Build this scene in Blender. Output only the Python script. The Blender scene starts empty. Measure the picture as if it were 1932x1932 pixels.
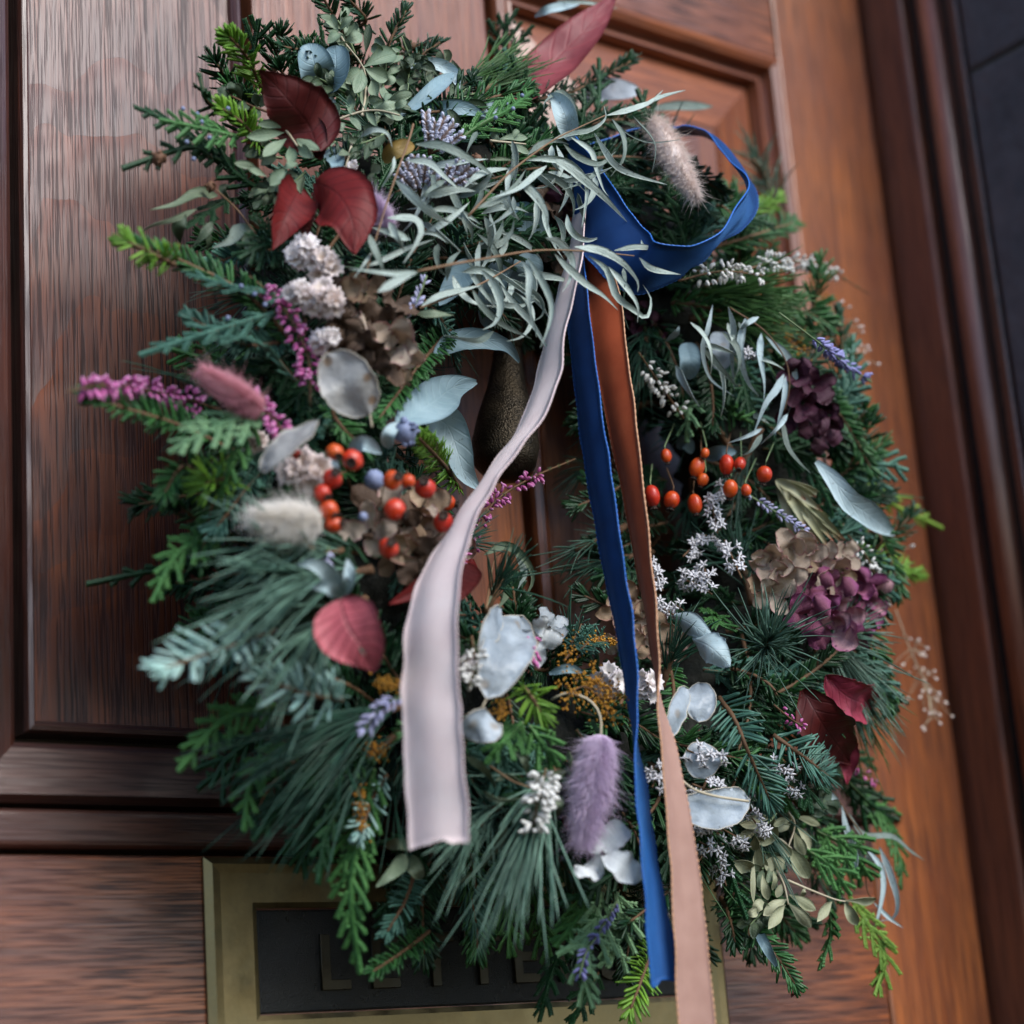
import bpy, bmesh, math, random
import numpy as np
from mathutils import Matrix, Vector

rng = np.random.default_rng(7)
random.seed(7)
sc = bpy.context.scene

# ------------------------------------------------------------------ camera
FOC, CEN = 3900.0, 966.0                      # focal length and centre in layout pixels (1932 wide)
RIGHT = np.array([0.79742814, -0.59901111, -0.07276023])
DOWN = np.array([0.10512522, 0.25664915, -0.96077047])
FWD = np.array([0.59418604, 0.75849648, 0.26763043])
CAM = np.array([-0.74273255, -1.02812059, -0.33453803])
cd = bpy.data.cameras.new('camera')
cam = bpy.data.objects.new('camera', cd)
sc.collection.objects.link(cam)
M = Matrix(((RIGHT[0], -DOWN[0], -FWD[0], CAM[0]), (RIGHT[1], -DOWN[1], -FWD[1], CAM[1]),
            (RIGHT[2], -DOWN[2], -FWD[2], CAM[2]), (0, 0, 0, 1)))
cam.matrix_world = M
cd.sensor_width = 36
cd.lens = 36 * FOC / 1932
cd.clip_end = 100
cd.clip_start = 0.05
cd.dof.use_dof = True
cd.dof.focus_distance = 1.225
cd.dof.aperture_fstop = 3.9
cd.dof.aperture_blades = 0
sc.camera = cam

# ------------------------------------------------------------------ sky and soft overcast light
SUN = Vector((0.12, -0.74, 0.62)).normalized()
world = bpy.data.worlds.new('World')
sc.world = world
world.use_nodes = True
nt = world.node_tree
bg = nt.nodes['Background']
sky = nt.nodes.new('ShaderNodeTexSky')
sky.sky_type = 'NISHITA'
sky.sun_disc = False
sky.sun_elevation = math.asin(SUN.z)
sky.sun_rotation = math.atan2(SUN.x, SUN.y)
sky.air_density = 1.0
sky.dust_density = 0.3
sky.ozone_density = 4.0
nt.links.new(sky.outputs[0], bg.inputs[0])
bg.inputs[1].default_value = 0.068
sl = bpy.data.lights.new('sun', 'SUN')
sl.energy = 1.5
sl.specular_factor = 0.15
sl.angle = math.radians(36)
sl.color = (1.0, 0.955, 0.89)
so = bpy.data.objects.new('sun', sl)
so.rotation_euler = (-SUN).to_track_quat('-Z', 'Y').to_euler()
so.location = (0, -3, 3)
sc.collection.objects.link(so)
sc.view_settings.view_transform = 'Standard'
sc.view_settings.look = 'None'
sc.view_settings.gamma = 1
sc.view_settings.exposure = 1.62
sc.view_settings.use_curve_mapping = False
sc.cycles.diffuse_bounces = 6

# ------------------------------------------------------------------ layout helpers
def at(x, y, h=0.0):
    """the point h metres in front of the door plane that the layout pixel looks at"""
    d = RIGHT * (x - CEN) / FOC + DOWN * (y - CEN) / FOC + FWD
    return CAM + d * ((-h - CAM[1]) / d[1])

RC = np.array([0.040, 0.028])                  # ring centre on the door (x, z)
RR, RA, RH = 0.178, 0.072, 0.066               # ring radius, tube radius, height of the tube's axis

def ring_h(x, z):
    r = math.hypot(x - RC[0], z - RC[1])
    q = (r - RR) / RA
    if q > 0:
        return RH + RA * math.sqrt(max(0.10, 1 - (q * .84) ** 2))
    if q > -0.96:
        return RH + RA * math.sqrt(1 - q * q)
    return RH + RA * 0.28 - 0.25 * RA * min(1.0, (abs(q) - 0.96))

def S(px, py, dh=0.0, hmin=0.0):
    h = 0.12
    for _ in range(9):
        p = at(px, py, h)
        h = 0.5 * h + 0.5 * ring_h(p[0], p[2])
    return at(px, py, max(h + dh, hmin + dh * .5 if hmin else 0.0))

def Z(zone, x, y):
    """zoom-view coordinates (nine views, three by three) to layout pixels"""
    o = (0.0, 618.2, 1275.1)
    return o[(zone - 1) % 3] + 0.34 * x, o[(zone - 1) // 3] + 0.34 * y

def nrm(v):
    v = np.asarray(v, float)
    return v / np.maximum(np.linalg.norm(v, axis=-1, keepdims=True), 1e-9)

def spline(P, n):
    """Catmull-Rom through rows of P, n rows out, evenly by arc length"""
    P = np.asarray(P, float)
    if len(P) == 2:
        t = np.linspace(0, 1, n)[:, None]
        return P[0] * (1 - t) + P[1] * t
    Q = np.vstack([2 * P[0] - P[1], P, 2 * P[-1] - P[-2]])
    out = []
    for i in range(len(P) - 1):
        a, b, c, d = Q[i:i + 4]
        t = np.linspace(0, 1, 16, endpoint=False)[:, None]
        out.append(0.5 * (2 * b + (c - a) * t + (2 * a - 5 * b + 4 * c - d) * t ** 2 + (3 * b - a - 3 * c + d) * t ** 3))
    out = np.vstack(out + [P[-1:]])
    k = min(3, out.shape[1])
    L = np.concatenate([[0], np.cumsum(np.linalg.norm(np.diff(out[:, :k], axis=0), axis=1))])
    s = np.linspace(0, L[-1], n)
    return np.stack([np.interp(s, L, out[:, j]) for j in range(out.shape[1])], 1)

def lift(pts, d0=0.01, d1=0.01, arch=0.0, hmin=0.0):
    """pixels to points over the ring, rising from d0 to d1 with a bow in between"""
    n = len(pts)
    out = []
    for i, p in enumerate(pts):
        s = i / max(1, n - 1)
        out.append(S(p[0], p[1], d0 + (d1 - d0) * s + arch * math.sin(math.pi * s), hmin))
    return np.array(out)

def frames(P, ref):
    """tangent, side and normal at each point; the normal leans to ref"""
    T = nrm(np.gradient(P, axis=0))
    N = np.asarray(ref, float)[None] - T * (T @ np.asarray(ref, float))[:, None]
    N = nrm(N)
    return T, np.cross(T, N), N

# ------------------------------------------------------------------ mesh builder
class MB:
    def __init__(self):
        self.v, self.q, self.t, self.c, self.u, self.n = [], [], [], [], [], 0
    def add(self, v, q=None, t=None, tint=0.5, uv=None):
        v = np.asarray(v, float).reshape(-1, 3)
        m = len(v)
        if q is not None and len(q):
            self.q.append(np.asarray(q, int).reshape(-1, 4) + self.n)
        if t is not None and len(t):
            self.t.append(np.asarray(t, int).reshape(-1, 3) + self.n)
        self.v.append(v)
        self.c.append(np.broadcast_to(np.asarray(tint, float), (m,)) if np.ndim(tint) == 0 else np.asarray(tint, float))
        self.u.append(np.zeros((m, 2)) if uv is None else np.asarray(uv, float))
        self.n += m
        return self
    def mesh(self, name):
        V = np.vstack(self.v)
        Q = np.vstack(self.q) if self.q else np.zeros((0, 4), int)
        T = np.vstack(self.t) if self.t else np.zeros((0, 3), int)
        me = bpy.data.meshes.new(name)
        me.vertices.add(len(V))
        me.vertices.foreach_set('co', V.astype(np.float32).ravel())
        idx = np.concatenate([Q.ravel(), T.ravel()]).astype(np.int32)
        me.loops.add(len(idx))
        me.loops.foreach_set('vertex_index', idx)
        nf = len(Q) + len(T)
        me.polygons.add(nf)
        st = np.concatenate([np.arange(len(Q)) * 4, len(Q) * 4 + np.arange(len(T)) * 3]).astype(np.int32)
        me.polygons.foreach_set('loop_start', st)
        me.polygons.foreach_set('use_smooth', np.ones(nf, bool))
        a = me.attributes.new('tint', 'FLOAT', 'POINT')
        a.data.foreach_set('value', np.concatenate(self.c).astype(np.float32))
        uvl = me.uv_layers.new(name='UVMap')
        U = np.vstack(self.u)[idx]
        uvl.data.foreach_set('uv', U.astype(np.float32).ravel())
        me.update(calc_edges=True)
        return me
    def build(self, name, mat, parent=None, kind=None, label=None):
        return put(name, self.mesh(name), mat, parent, kind, label)

ORIGIN = {}
def put(name, me, mat=None, parent=None, kind=None, label=None, matrix=None):
    o = bpy.data.objects.new(name, me)
    sc.collection.objects.link(o)
    if mat is not None and me is not None and not me.materials:
        me.materials.append(mat)
    if parent is not None:
        o.parent = parent
        o.matrix_parent_inverse = Matrix.Translation(-ORIGIN[parent.name])
    if matrix is not None:
        o.matrix_basis = matrix
    ORIGIN[o.name] = Vector((0, 0, 0))
    if kind:
        o['kind'] = kind
    if label:
        o['label'] = label
    return o

def empty(name, loc, parent=None, label=None):
    o = bpy.data.objects.new(name, None)
    sc.collection.objects.link(o)
    o.empty_display_size = 0.01
    o.location = Vector(loc)
    if parent is not None:
        o.parent = parent
        o.matrix_parent_inverse = Matrix.Translation(-ORIGIN[parent.name])
    ORIGIN[o.name] = Vector(loc)
    if label:
        o['label'] = label
    return o

def thing(o, label, cat, kind=None, group=None):
    o['label'] = label
    o['category'] = cat
    if kind:
        o['kind'] = kind
    if group:
        o['group'] = group
    return o

def tube(mb, P, r, sides=6, tint=0.5, jitter=0.0):
    P = np.asarray(P, float)
    n = len(P)
    r = np.broadcast_to(np.asarray(r, float), (n,))
    T = nrm(np.gradient(P, axis=0))
    ref = np.array([0.31, 0.2, 0.93])
    if abs(T[0] @ nrm(ref)) > 0.85:
        ref = np.array([0.9, 0.3, -0.2])
    B = nrm(np.cross(T, ref))
    N = np.cross(B, T)
    a = np.arange(sides) * 2 * math.pi / sides
    rr = r[:, None] * (1 + jitter * rng.normal(size=(n, sides)))
    V = P[:, None] + rr[..., None] * (np.cos(a)[None, :, None] * B[:, None] + np.sin(a)[None, :, None] * N[:, None])
    i = np.arange(n - 1)[:, None] * sides
    j = np.arange(sides)[None]
    k = (j + 1) % sides
    q = np.stack([i + j, i + k, i + sides + k, i + sides + j], -1).reshape(-1, 4)
    uv = np.stack([np.broadcast_to(j / sides, (n, sides)), np.broadcast_to(np.linspace(0, 1, n)[:, None], (n, sides))], -1).reshape(-1, 2)
    base = V.reshape(-1, 3)
    caps = [[0, s + 1, s] for s in range(1, sides - 1)] + [[(n - 1) * sides, (n - 1) * sides + s, (n - 1) * sides + s + 1] for s in range(1, sides - 1)]
    mb.add(base, q, caps, tint, uv)

def needles(mb, B, D, side, L, W, flat=0.45, bend=None, tint=None, prof=((0, .5), (.3, 1), (.78, 1), (.97, .5)), sides=4):
    """many thin needles at once; each a closed tapering rod with a flattened section"""
    B = np.asarray(B, float)
    n = len(B)
    if n == 0:
        return
    D = nrm(D)
    side = nrm(np.asarray(side) - D * np.sum(np.asarray(side) * D, -1, keepdims=True))
    up = np.cross(D, side)
    L = np.broadcast_to(np.asarray(L, float), (n,))
    W = np.broadcast_to(np.asarray(W, float), (n,))
    bend = np.zeros((n, 3)) if bend is None else np.asarray(bend)
    tint = rng.random(n) if tint is None else np.broadcast_to(np.asarray(tint, float), (n,))
    K = len(prof)
    a = np.arange(sides) * 2 * math.pi / sides
    rings = []
    for s, w in prof:
        c = B + D * (L * s)[:, None] + bend * (L * s * s)[:, None]
        rings.append(c[:, None] + (0.5 * W * w)[:, None, None] * (np.cos(a)[None, :, None] * side[:, None] + flat * np.sin(a)[None, :, None] * up[:, None]))
    V = np.stack(rings, 1)                       # n, K, sides, 3
    j = np.arange(sides)
    k = (j + 1) % sides
    q1 = np.concatenate([np.stack([i * sides + j, i * sides + k, (i + 1) * sides + k, (i + 1) * sides + j], -1) for i in range(K - 1)])
    off = (np.arange(n) * K * sides)[:, None, None]
    tt = np.repeat(tint, K * sides)
    uv = np.zeros((n, K, sides, 2))
    uv[..., 1] = np.array([p[0] for p in prof])[None, :, None]
    uv[..., 0] = (np.cos(a) * .5 + .5)[None, None]
    e = (K - 1) * sides
    if sides == 4:
        q1 = np.concatenate([q1, [[e, e + 1, e + 2, e + 3]]])
        mb.add(V.reshape(-1, 3), (q1[None] + off).reshape(-1, 4), None, tt, uv.reshape(-1, 2))
    else:
        t1 = np.array([[e, e + s, e + s + 1] for s in range(1, sides - 1)])
        mb.add(V.reshape(-1, 3), (q1[None] + off).reshape(-1, 4), (t1[None] + off).reshape(-1, 3), tt, uv.reshape(-1, 2))

PROFILES = {
    'strap': lambda s: np.clip(np.minimum(1, (s / .22 + .12)) * np.minimum(1, ((1 - s) / .6) ** .85), .03, 1),
    'lance': lambda s: np.clip(np.sin(np.pi * np.clip(s * .96 + .02, 0, 1) ** .8) ** .8, .04, 1),
    'oval': lambda s: np.clip(np.sin(np.pi * np.clip(s, 0, 1)) ** .55, .03, 1),
    'round': lambda s: np.clip(np.sqrt(np.clip(1 - (2 * s - 1) ** 2, 0, 1)), .05, 1),
    'obov': lambda s: np.clip(np.sin(np.pi * s ** 1.45) ** .75, .05, 1),
    'ovate': lambda s: np.clip(np.sin(np.pi * np.clip(s * .985 + .01, 0, 1) ** .74) ** .92, .02, 1),
    'petal': lambda s: np.clip(np.sin(np.pi * (0.10 + .88 * s) ** 1.35) ** .6, .12, 1),
}
TOCAM = nrm(-FWD)

def leaf_mesh(P, width, prof='strap', cup=0.15, twist=(0, 0), ref=None, wav=0.0, n=14, m=5, thick=0.00018, rag=0.0, tint=None, curl=0.0, crumple=0.0):
    """a leaf blade along the points P with thickness, cupped across, twisted and waved"""
    P = spline(P, n)
    T, B, N = frames(P, TOCAM if ref is None else ref)
    s = np.linspace(0, 1, n)
    tw = np.radians(twist[0] + (twist[1] - twist[0]) * s)[:, None]
    B, N = B * np.cos(tw) + N * np.sin(tw), N * np.cos(tw) - B * np.sin(tw)
    w = 0.5 * width * PROFILES[prof](s)
    x = np.linspace(-1, 1, m)
    ph = rng.random() * 6.28
    rg = 1 + rag * rng.normal(size=(n, 2))
    ww = np.where(x[None] < 0, w[:, None] * rg[:, :1], w[:, None] * rg[:, 1:])
    z = cup * width * (x[None] ** 2) * PROFILES[prof](s)[:, None] - cup * width * .3
    z = z + wav * width * np.sin(s[:, None] * 17 + ph + x[None] * .8) * np.abs(x[None]) ** 1.5
    z = z + curl * width * x[None] * np.sin(s[:, None] * 5 + ph)
    if crumple:
        for k_ in range(4):
            fa, fb = rng.normal() * 9, rng.normal() * 4
            z = z + crumple * width * .5 * np.sin(s[:, None] * fa + x[None] * fb + rng.random() * 6.28)
    V = P[:, None] + B[:, None] * (x[None] * ww)[..., None] + N[:, None] * z[..., None]
    top = V + N[:, None] * thick
    bot = V - N[:, None] * thick
    mb = MB()
    i = np.arange(n - 1)[:, None] * m
    j = np.arange(m - 1)[None]
    q = np.stack([i + j, i + j + 1, i + m + j + 1, i + m + j], -1).reshape(-1, 4)
    o = n * m
    ring = [k for k in range(m)] + [k * m + m - 1 for k in range(1, n)] + [(n - 1) * m + k for k in range(m - 2, -1, -1)] + [k * m for k in range(n - 2, 0, -1)]
    rim = [[ring[k], ring[(k + 1) % len(ring)], ring[(k + 1) % len(ring)] + o, ring[k] + o] for k in range(len(ring))]
    uv = np.stack([np.broadcast_to(x[None] * .5 + .5, (n, m)), np.broadcast_to(s[:, None], (n, m))], -1).reshape(-1, 2)
    mb.add(np.vstack([top.reshape(-1, 3), bot.reshape(-1, 3)]), np.vstack([q, q[:, ::-1] + o, rim]), None,
           rng.random() if tint is None else tint, np.vstack([uv, uv]))
    return mb

# ------------------------------------------------------------------ materials
def nodes(name):
    m = bpy.data.materials.new(name)
    m.use_nodes = True
    t = m.node_tree
    t.nodes.clear()
    out = t.nodes.new('ShaderNodeOutputMaterial')
    return m, t, out

def N_(t, typ, **kw):
    n = t.nodes.new(typ)
    for k, v in kw.items():
        if k.startswith('i_'):
            n.inputs[k[2:].replace('_', ' ')].default_value = v
        elif k.startswith('n_'):
            n.inputs[int(k[2:])].default_value = v
        else:
            setattr(n, k, v)
    return n

def mixc(t, fac, a, b, mode='MIX'):
    n = t.nodes.new('ShaderNodeMix')
    n.data_type = 'RGBA'
    n.blend_type = mode
    n.clamp_result = False
    for s, v in ((0, fac), (6, a), (7, b)):
        if hasattr(v, 'is_output'):
            t.links.new(v, n.inputs[s])
        else:
            n.inputs[s].default_value = (*v, 1) if s and len(v) == 3 else v
    return n.outputs[2]

def mth(t, op, a, b=None, clamp=False):
    n = t.nodes.new('ShaderNodeMath')
    n.operation = op
    n.use_clamp = clamp
    for s, v in ((0, a), (1, b)):
        if v is None:
            continue
        if hasattr(v, 'is_output'):
            t.links.new(v, n.inputs[s])
        else:
            n.inputs[s].default_value = v
    return n.outputs[0]

def rampf(t, x, lo, hi, a=0.0, b=1.0):
    n = t.nodes.new('ShaderNodeMapRange')
    n.inputs[1].default_value, n.inputs[2].default_value = lo, hi
    n.inputs[3].default_value, n.inputs[4].default_value = a, b
    t.links.new(x, n.inputs[0])
    return n.outputs[0]

def plant(name, c1, c2, rough=0.55, transl=0.15, speck=None, spec=0.35, vein=0.0, tip=None, tipat=(.7, 1.0), scale=90.0, sheen=0.0, edge=None, under=None, bump=0.0, edgeat=(.6, 1.0)):
    """leaf, needle or petal: two natural colours mixed by each piece's own tint and a fine noise; optional tip colour, veins and specks"""
    m, t, out = nodes(name)
    at_ = N_(t, 'ShaderNodeAttribute', attribute_name='tint')
    oi = N_(t, 'ShaderNodeObjectInfo')
    tc = N_(t, 'ShaderNodeTexCoord')
    no = N_(t, 'ShaderNodeTexNoise', i_Scale=scale, i_Detail=4.0)
    t.links.new(tc.outputs['Object'], no.inputs['Vector'])
    f = mth(t, 'ADD', mth(t, 'MULTIPLY', at_.outputs['Fac'], .5), mth(t, 'MULTIPLY', oi.outputs['Random'], .3))
    f = mth(t, 'ADD', f, rampf(t, no.outputs['Fac'], .3, .7, -.15, .35), clamp=True)
    col = mixc(t, f, c1, c2)
    uv = N_(t, 'ShaderNodeUVMap')
    sx = N_(t, 'ShaderNodeSeparateXYZ')
    t.links.new(uv.outputs[0], sx.inputs[0])
    if tip is not None:
        col = mixc(t, rampf(t, sx.outputs['Y'], *tipat), col, tip)
    ax = mth(t, 'ABSOLUTE', mth(t, 'MULTIPLY_ADD', sx.outputs['X'], 2.0))
    ax.node.inputs[0].links[0].from_node.inputs[2].default_value = -1.0
    if edge is not None:
        col = mixc(t, rampf(t, ax, *edgeat), col, edge)
    vm = None
    if vein:
        mid = rampf(t, ax, .0, .07, 1.0, 0.0)
        sv = mth(t, 'SINE', mth(t, 'MULTIPLY', mth(t, 'SUBTRACT', sx.outputs['Y'], mth(t, 'MULTIPLY', ax, .16)), 58.0))
        vm = mth(t, 'MAXIMUM', mid, rampf(t, sv, .70, 1.0, 0.0, .8))
        v2 = mixc(t, 1.0, col, (.55, .5, .5) if vein < 0 else (1.35, 1.3, 1.25), 'MULTIPLY')
        col = mixc(t, mth(t, 'MULTIPLY', vm, abs(vein)), col, v2)
    if speck is not None:
        n2 = N_(t, 'ShaderNodeTexNoise', i_Scale=scale * 6, i_Detail=2.0)
        t.links.new(tc.outputs['Object'], n2.inputs['Vector'])
        col = mixc(t, rampf(t, n2.outputs['Fac'], .64, .7, 0.0, .7), col, speck)
    if under is not None:
        g = N_(t, 'ShaderNodeNewGeometry')
        col = mixc(t, rampf(t, no.outputs['Fac'], .45, .6, 0, .5), col, under)
    p = N_(t, 'ShaderNodeBsdfPrincipled', i_Roughness=rough)
    p.inputs['Specular IOR Level'].default_value = spec
    p.inputs['Sheen Weight'].default_value = sheen
    p.inputs['Sheen Roughness'].default_value = .4
    t.links.new(col, p.inputs['Base Color'])
    if bump or vein:
        b = N_(t, 'ShaderNodeBump', i_Strength=.5, i_Distance=.0006 if not bump else bump)
        src = no.outputs['Fac'] if vm is None else mth(t, 'SUBTRACT', no.outputs['Fac'], mth(t, 'MULTIPLY', vm, .8))
        t.links.new(src, b.inputs['Height'])
        t.links.new(b.outputs[0], p.inputs['Normal'])
    if transl:
        tr = N_(t, 'ShaderNodeBsdfTranslucent')
        t.links.new(col, tr.inputs[0])
        ms = N_(t, 'ShaderNodeMixShader')
        ms.inputs[0].default_value = transl
        t.links.new(p.outputs[0], ms.inputs[1])
        t.links.new(tr.outputs[0], ms.inputs[2])
        t.links.new(ms.outputs[0], out.inputs[0])
    else:
        t.links.new(p.outputs[0], out.inputs[0])
    return m

def wood(name, axis='z', light=(.26, .085, .028), dark=(.055, .017, .008), figure=None, pores=1.0, rough=.42, coat=.62, streak=1.0):
    """varnished oak: long pores along the grain, slow colour bands, an arched figure on flat-sawn boards"""
    m, t, out = nodes(name)
    tc = N_(t, 'ShaderNodeTexCoord')
    sx = N_(t, 'ShaderNodeSeparateXYZ')
    t.links.new(tc.outputs['Object'], sx.inputs[0])
    def stretched(across, along, detail=4.0, rough_=.6, dist=0.0):
        mp = N_(t, 'ShaderNodeMapping')
        mp.inputs['Scale'].default_value = (across, across, along) if axis == 'z' else (along, across, across)
        t.links.new(tc.outputs['Object'], mp.inputs[0])
        n = N_(t, 'ShaderNodeTexNoise', i_Scale=1.0, i_Detail=detail, i_Roughness=rough_, i_Distortion=dist)
        t.links.new(mp.outputs[0], n.inputs['Vector'])
        return n.outputs['Fac']
    broad = stretched(28, 3.0, 5, .6, .6)
    mid = stretched(95, 4.0, 5, .7, 1.1)
    fine = stretched(420, 8, 5, .65)
    pore = stretched(1000, 24, 2, .5)
    f = mth(t, 'ADD', rampf(t, broad, .3, .7, .05, .6), rampf(t, fine, .3, .7, -.25, .35))
    f = mth(t, 'ADD', f, rampf(t, mid, .3, .7, -.30 * streak, .34 * streak))
    fig = None
    if figure is not None:
        x0, a, freq = figure
        dx = mth(t, 'SUBTRACT', sx.outputs['X'], x0)
        wob = N_(t, 'ShaderNodeTexNoise', i_Scale=9.0, i_Detail=3.0)
        t.links.new(tc.outputs['Object'], wob.inputs['Vector'])
        v = mth(t, 'ADD', sx.outputs['Z'], mth(t, 'MULTIPLY', mth(t, 'MULTIPLY', dx, dx), a))
        v = mth(t, 'ADD', v, rampf(t, wob.outputs['Fac'], 0, 1, -.11, .11))
        saw = mth(t, 'FRACT', mth(t, 'MULTIPLY', v, freq))
        some = N_(t, 'ShaderNodeTexNoise', i_Scale=7.0, i_Detail=1.0)
        t.links.new(tc.outputs['Object'], some.inputs['Vector'])
        fig = mth(t, 'MULTIPLY', mth(t, 'POWER', saw, 2.6), rampf(t, some.outputs['Fac'], .36, .64, .12, 1.0))
        f = mth(t, 'ADD', mth(t, 'MULTIPLY', f, .7), rampf(t, fig, 0, 1, -.05, .5))
    f = mth(t, 'ADD', f, 0.0, clamp=True)
    col = mixc(t, f, dark, light)
    pm = rampf(t, pore, .48, .60, 0.0, .92 * pores)
    col = mixc(t, pm, col, (.011, .006, .006))
    big = N_(t, 'ShaderNodeTexNoise', i_Scale=6.5, i_Detail=2.0)
    t.links.new(tc.outputs['Object'], big.inputs['Vector'])
    col = mixc(t, rampf(t, big.outputs['Fac'], .35, .7, 0, .45), col, (.13, .03, .018), 'MIX')
    p = N_(t, 'ShaderNodeBsdfPrincipled')
    t.links.new(col, p.inputs['Base Color'])
    rr = mth(t, 'ADD', rampf(t, fine, .3, .7, rough - .06, rough + .14), mth(t, 'MULTIPLY', pm, .2))
    t.links.new(rr, p.inputs['Roughness'])
    p.inputs['Specular IOR Level'].default_value = .25
    p.inputs['Coat Weight'].default_value = coat
    p.inputs['Coat Roughness'].default_value = .30
    p.inputs['Coat IOR'].default_value = 1.75
    h = mth(t, 'SUBTRACT', mth(t, 'MULTIPLY', fine, .35), pm)
    if fig is not None:
        h = mth(t, 'ADD', h, mth(t, 'MULTIPLY', fig, 2.6))
    b = N_(t, 'ShaderNodeBump', i_Strength=.55, i_Distance=.0005)
    t.links.new(h, b.inputs['Height'])
    t.links.new(b.outputs[0], p.inputs['Normal'])
    b2 = N_(t, 'ShaderNodeBump', i_Strength=.6, i_Distance=.0016)
    hc = mth(t, 'SUBTRACT', mth(t, 'MULTIPLY', fine, .04), mth(t, 'MULTIPLY', pm, .05))
    if fig is not None:
        hc = mth(t, 'ADD', hc, fig)
    else:
        hc = mth(t, 'ADD', hc, mth(t, 'MULTIPLY', broad, .45))
    t.links.new(hc, b2.inputs['Height'])
    t.links.new(b2.outputs[0], p.inputs['Coat Normal'])
    t.links.new(mth(t, 'MULTIPLY', mth(t, 'SUBTRACT', 1.0, mth(t, 'MULTIPLY', pm, .6)), coat), p.inputs['Coat Weight'])
    t.links.new(p.outputs[0], out.inputs[0])
    return m

def solid(name, c1, c2, rough=.5, metal=0.0, scale=40.0, spec=.5, bump=0.0, bscale=300.0, sheen=0.0, rvar=.15, sheencol=None, vor=False):
    m, t, out = nodes(name)
    tc = N_(t, 'ShaderNodeTexCoord')
    n = N_(t, 'ShaderNodeTexNoise', i_Scale=scale, i_Detail=6.0, i_Roughness=.65)
    t.links.new(tc.outputs['Object'], n.inputs['Vector'])
    p = N_(t, 'ShaderNodeBsdfPrincipled', i_Metallic=metal)
    t.links.new(mixc(t, rampf(t, n.outputs['Fac'], .3, .7), c1, c2), p.inputs['Base Color'])
    t.links.new(rampf(t, n.outputs['Fac'], .3, .7, rough + rvar, rough - rvar), p.inputs['Roughness'])
    p.inputs['Specular IOR Level'].default_value = spec
    p.inputs['Sheen Weight'].default_value = sheen
    p.inputs['Sheen Roughness'].default_value = .35
    if sheencol:
        p.inputs['Sheen Tint'].default_value = (*sheencol, 1)
    if bump:
        if vor:
            n2 = N_(t, 'ShaderNodeTexVoronoi', i_Scale=bscale)
            s = n2.outputs['Distance']
        else:
            n2 = N_(t, 'ShaderNodeTexNoise', i_Scale=bscale, i_Detail=4.0)
            s = n2.outputs['Fac']
        t.links.new(tc.outputs['Object'], n2.inputs['Vector'])
        b = N_(t, 'ShaderNodeBump', i_Strength=.7, i_Distance=bump)
        t.links.new(s, b.inputs['Height'])
        t.links.new(b.outputs[0], p.inputs['Normal'])
    t.links.new(p.outputs[0], out.inputs[0])
    return m

MT = {}
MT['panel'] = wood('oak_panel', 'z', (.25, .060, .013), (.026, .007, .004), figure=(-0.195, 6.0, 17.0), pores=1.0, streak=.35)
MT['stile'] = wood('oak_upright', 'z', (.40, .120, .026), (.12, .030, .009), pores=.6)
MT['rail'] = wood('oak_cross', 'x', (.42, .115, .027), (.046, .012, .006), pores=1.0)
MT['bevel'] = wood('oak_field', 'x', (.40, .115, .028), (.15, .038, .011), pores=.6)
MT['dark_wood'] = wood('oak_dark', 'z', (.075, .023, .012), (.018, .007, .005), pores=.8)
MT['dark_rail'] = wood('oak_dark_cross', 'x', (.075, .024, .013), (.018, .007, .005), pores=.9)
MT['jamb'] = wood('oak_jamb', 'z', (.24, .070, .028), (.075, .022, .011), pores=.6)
MT['core'] = solid('shadow_gap_wood', (.012, .008, .006), (.02, .012, .008), .7)
MT['brass'] = solid('aged_brass', (.27, .21, .105), (.14, .112, .06), .42, 1.0, 55, bump=.0003, bscale=140)
MT['black_brass'] = solid('blackened_flap', (.016, .017, .017), (.007, .0075, .0075), .36, .2, 70, spec=.35, bump=.0008, bscale=1300)
MT['letter'] = solid('worn_letter', (.05, .043, .027), (.024, .021, .015), .4, .7, 90)
MT['bronze'] = solid('dark_bronze', (.055, .042, .027), (.022, .018, .013), .45, .85, 60, bump=.0007, bscale=800, vor=True)
MT['stone'] = solid('slate_stone', (.03, .038, .052), (.06, .073, .095), .55, 0, 22, bump=.002, bscale=60)
MT['mortar'] = solid('pale_mortar', (.06, .065, .07), (.10, .11, .12), .85, 0, 60)

# ================================================================== the door
def box(name, x0, x1, y0, y1, z0, z1, mat, parent, bev=0.0015, seg=2, kind=None):
    bm = bmesh.new()
    bmesh.ops.create_cube(bm, size=1)
    for v in bm.verts:
        v.co = Vector((x0 if v.co.x < 0 else x1, y0 if v.co.y < 0 else y1, z0 if v.co.z < 0 else z1))
    if bev:
        bmesh.ops.bevel(bm, geom=bm.edges[:], offset=bev, segments=seg, affect='EDGES', profile=.5)
    me = bpy.data.meshes.new(name)
    bm.to_mesh(me)
    bm.free()
    for p in me.polygons:
        p.use_smooth = False
    return put(name, me, mat, parent, kind)

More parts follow.
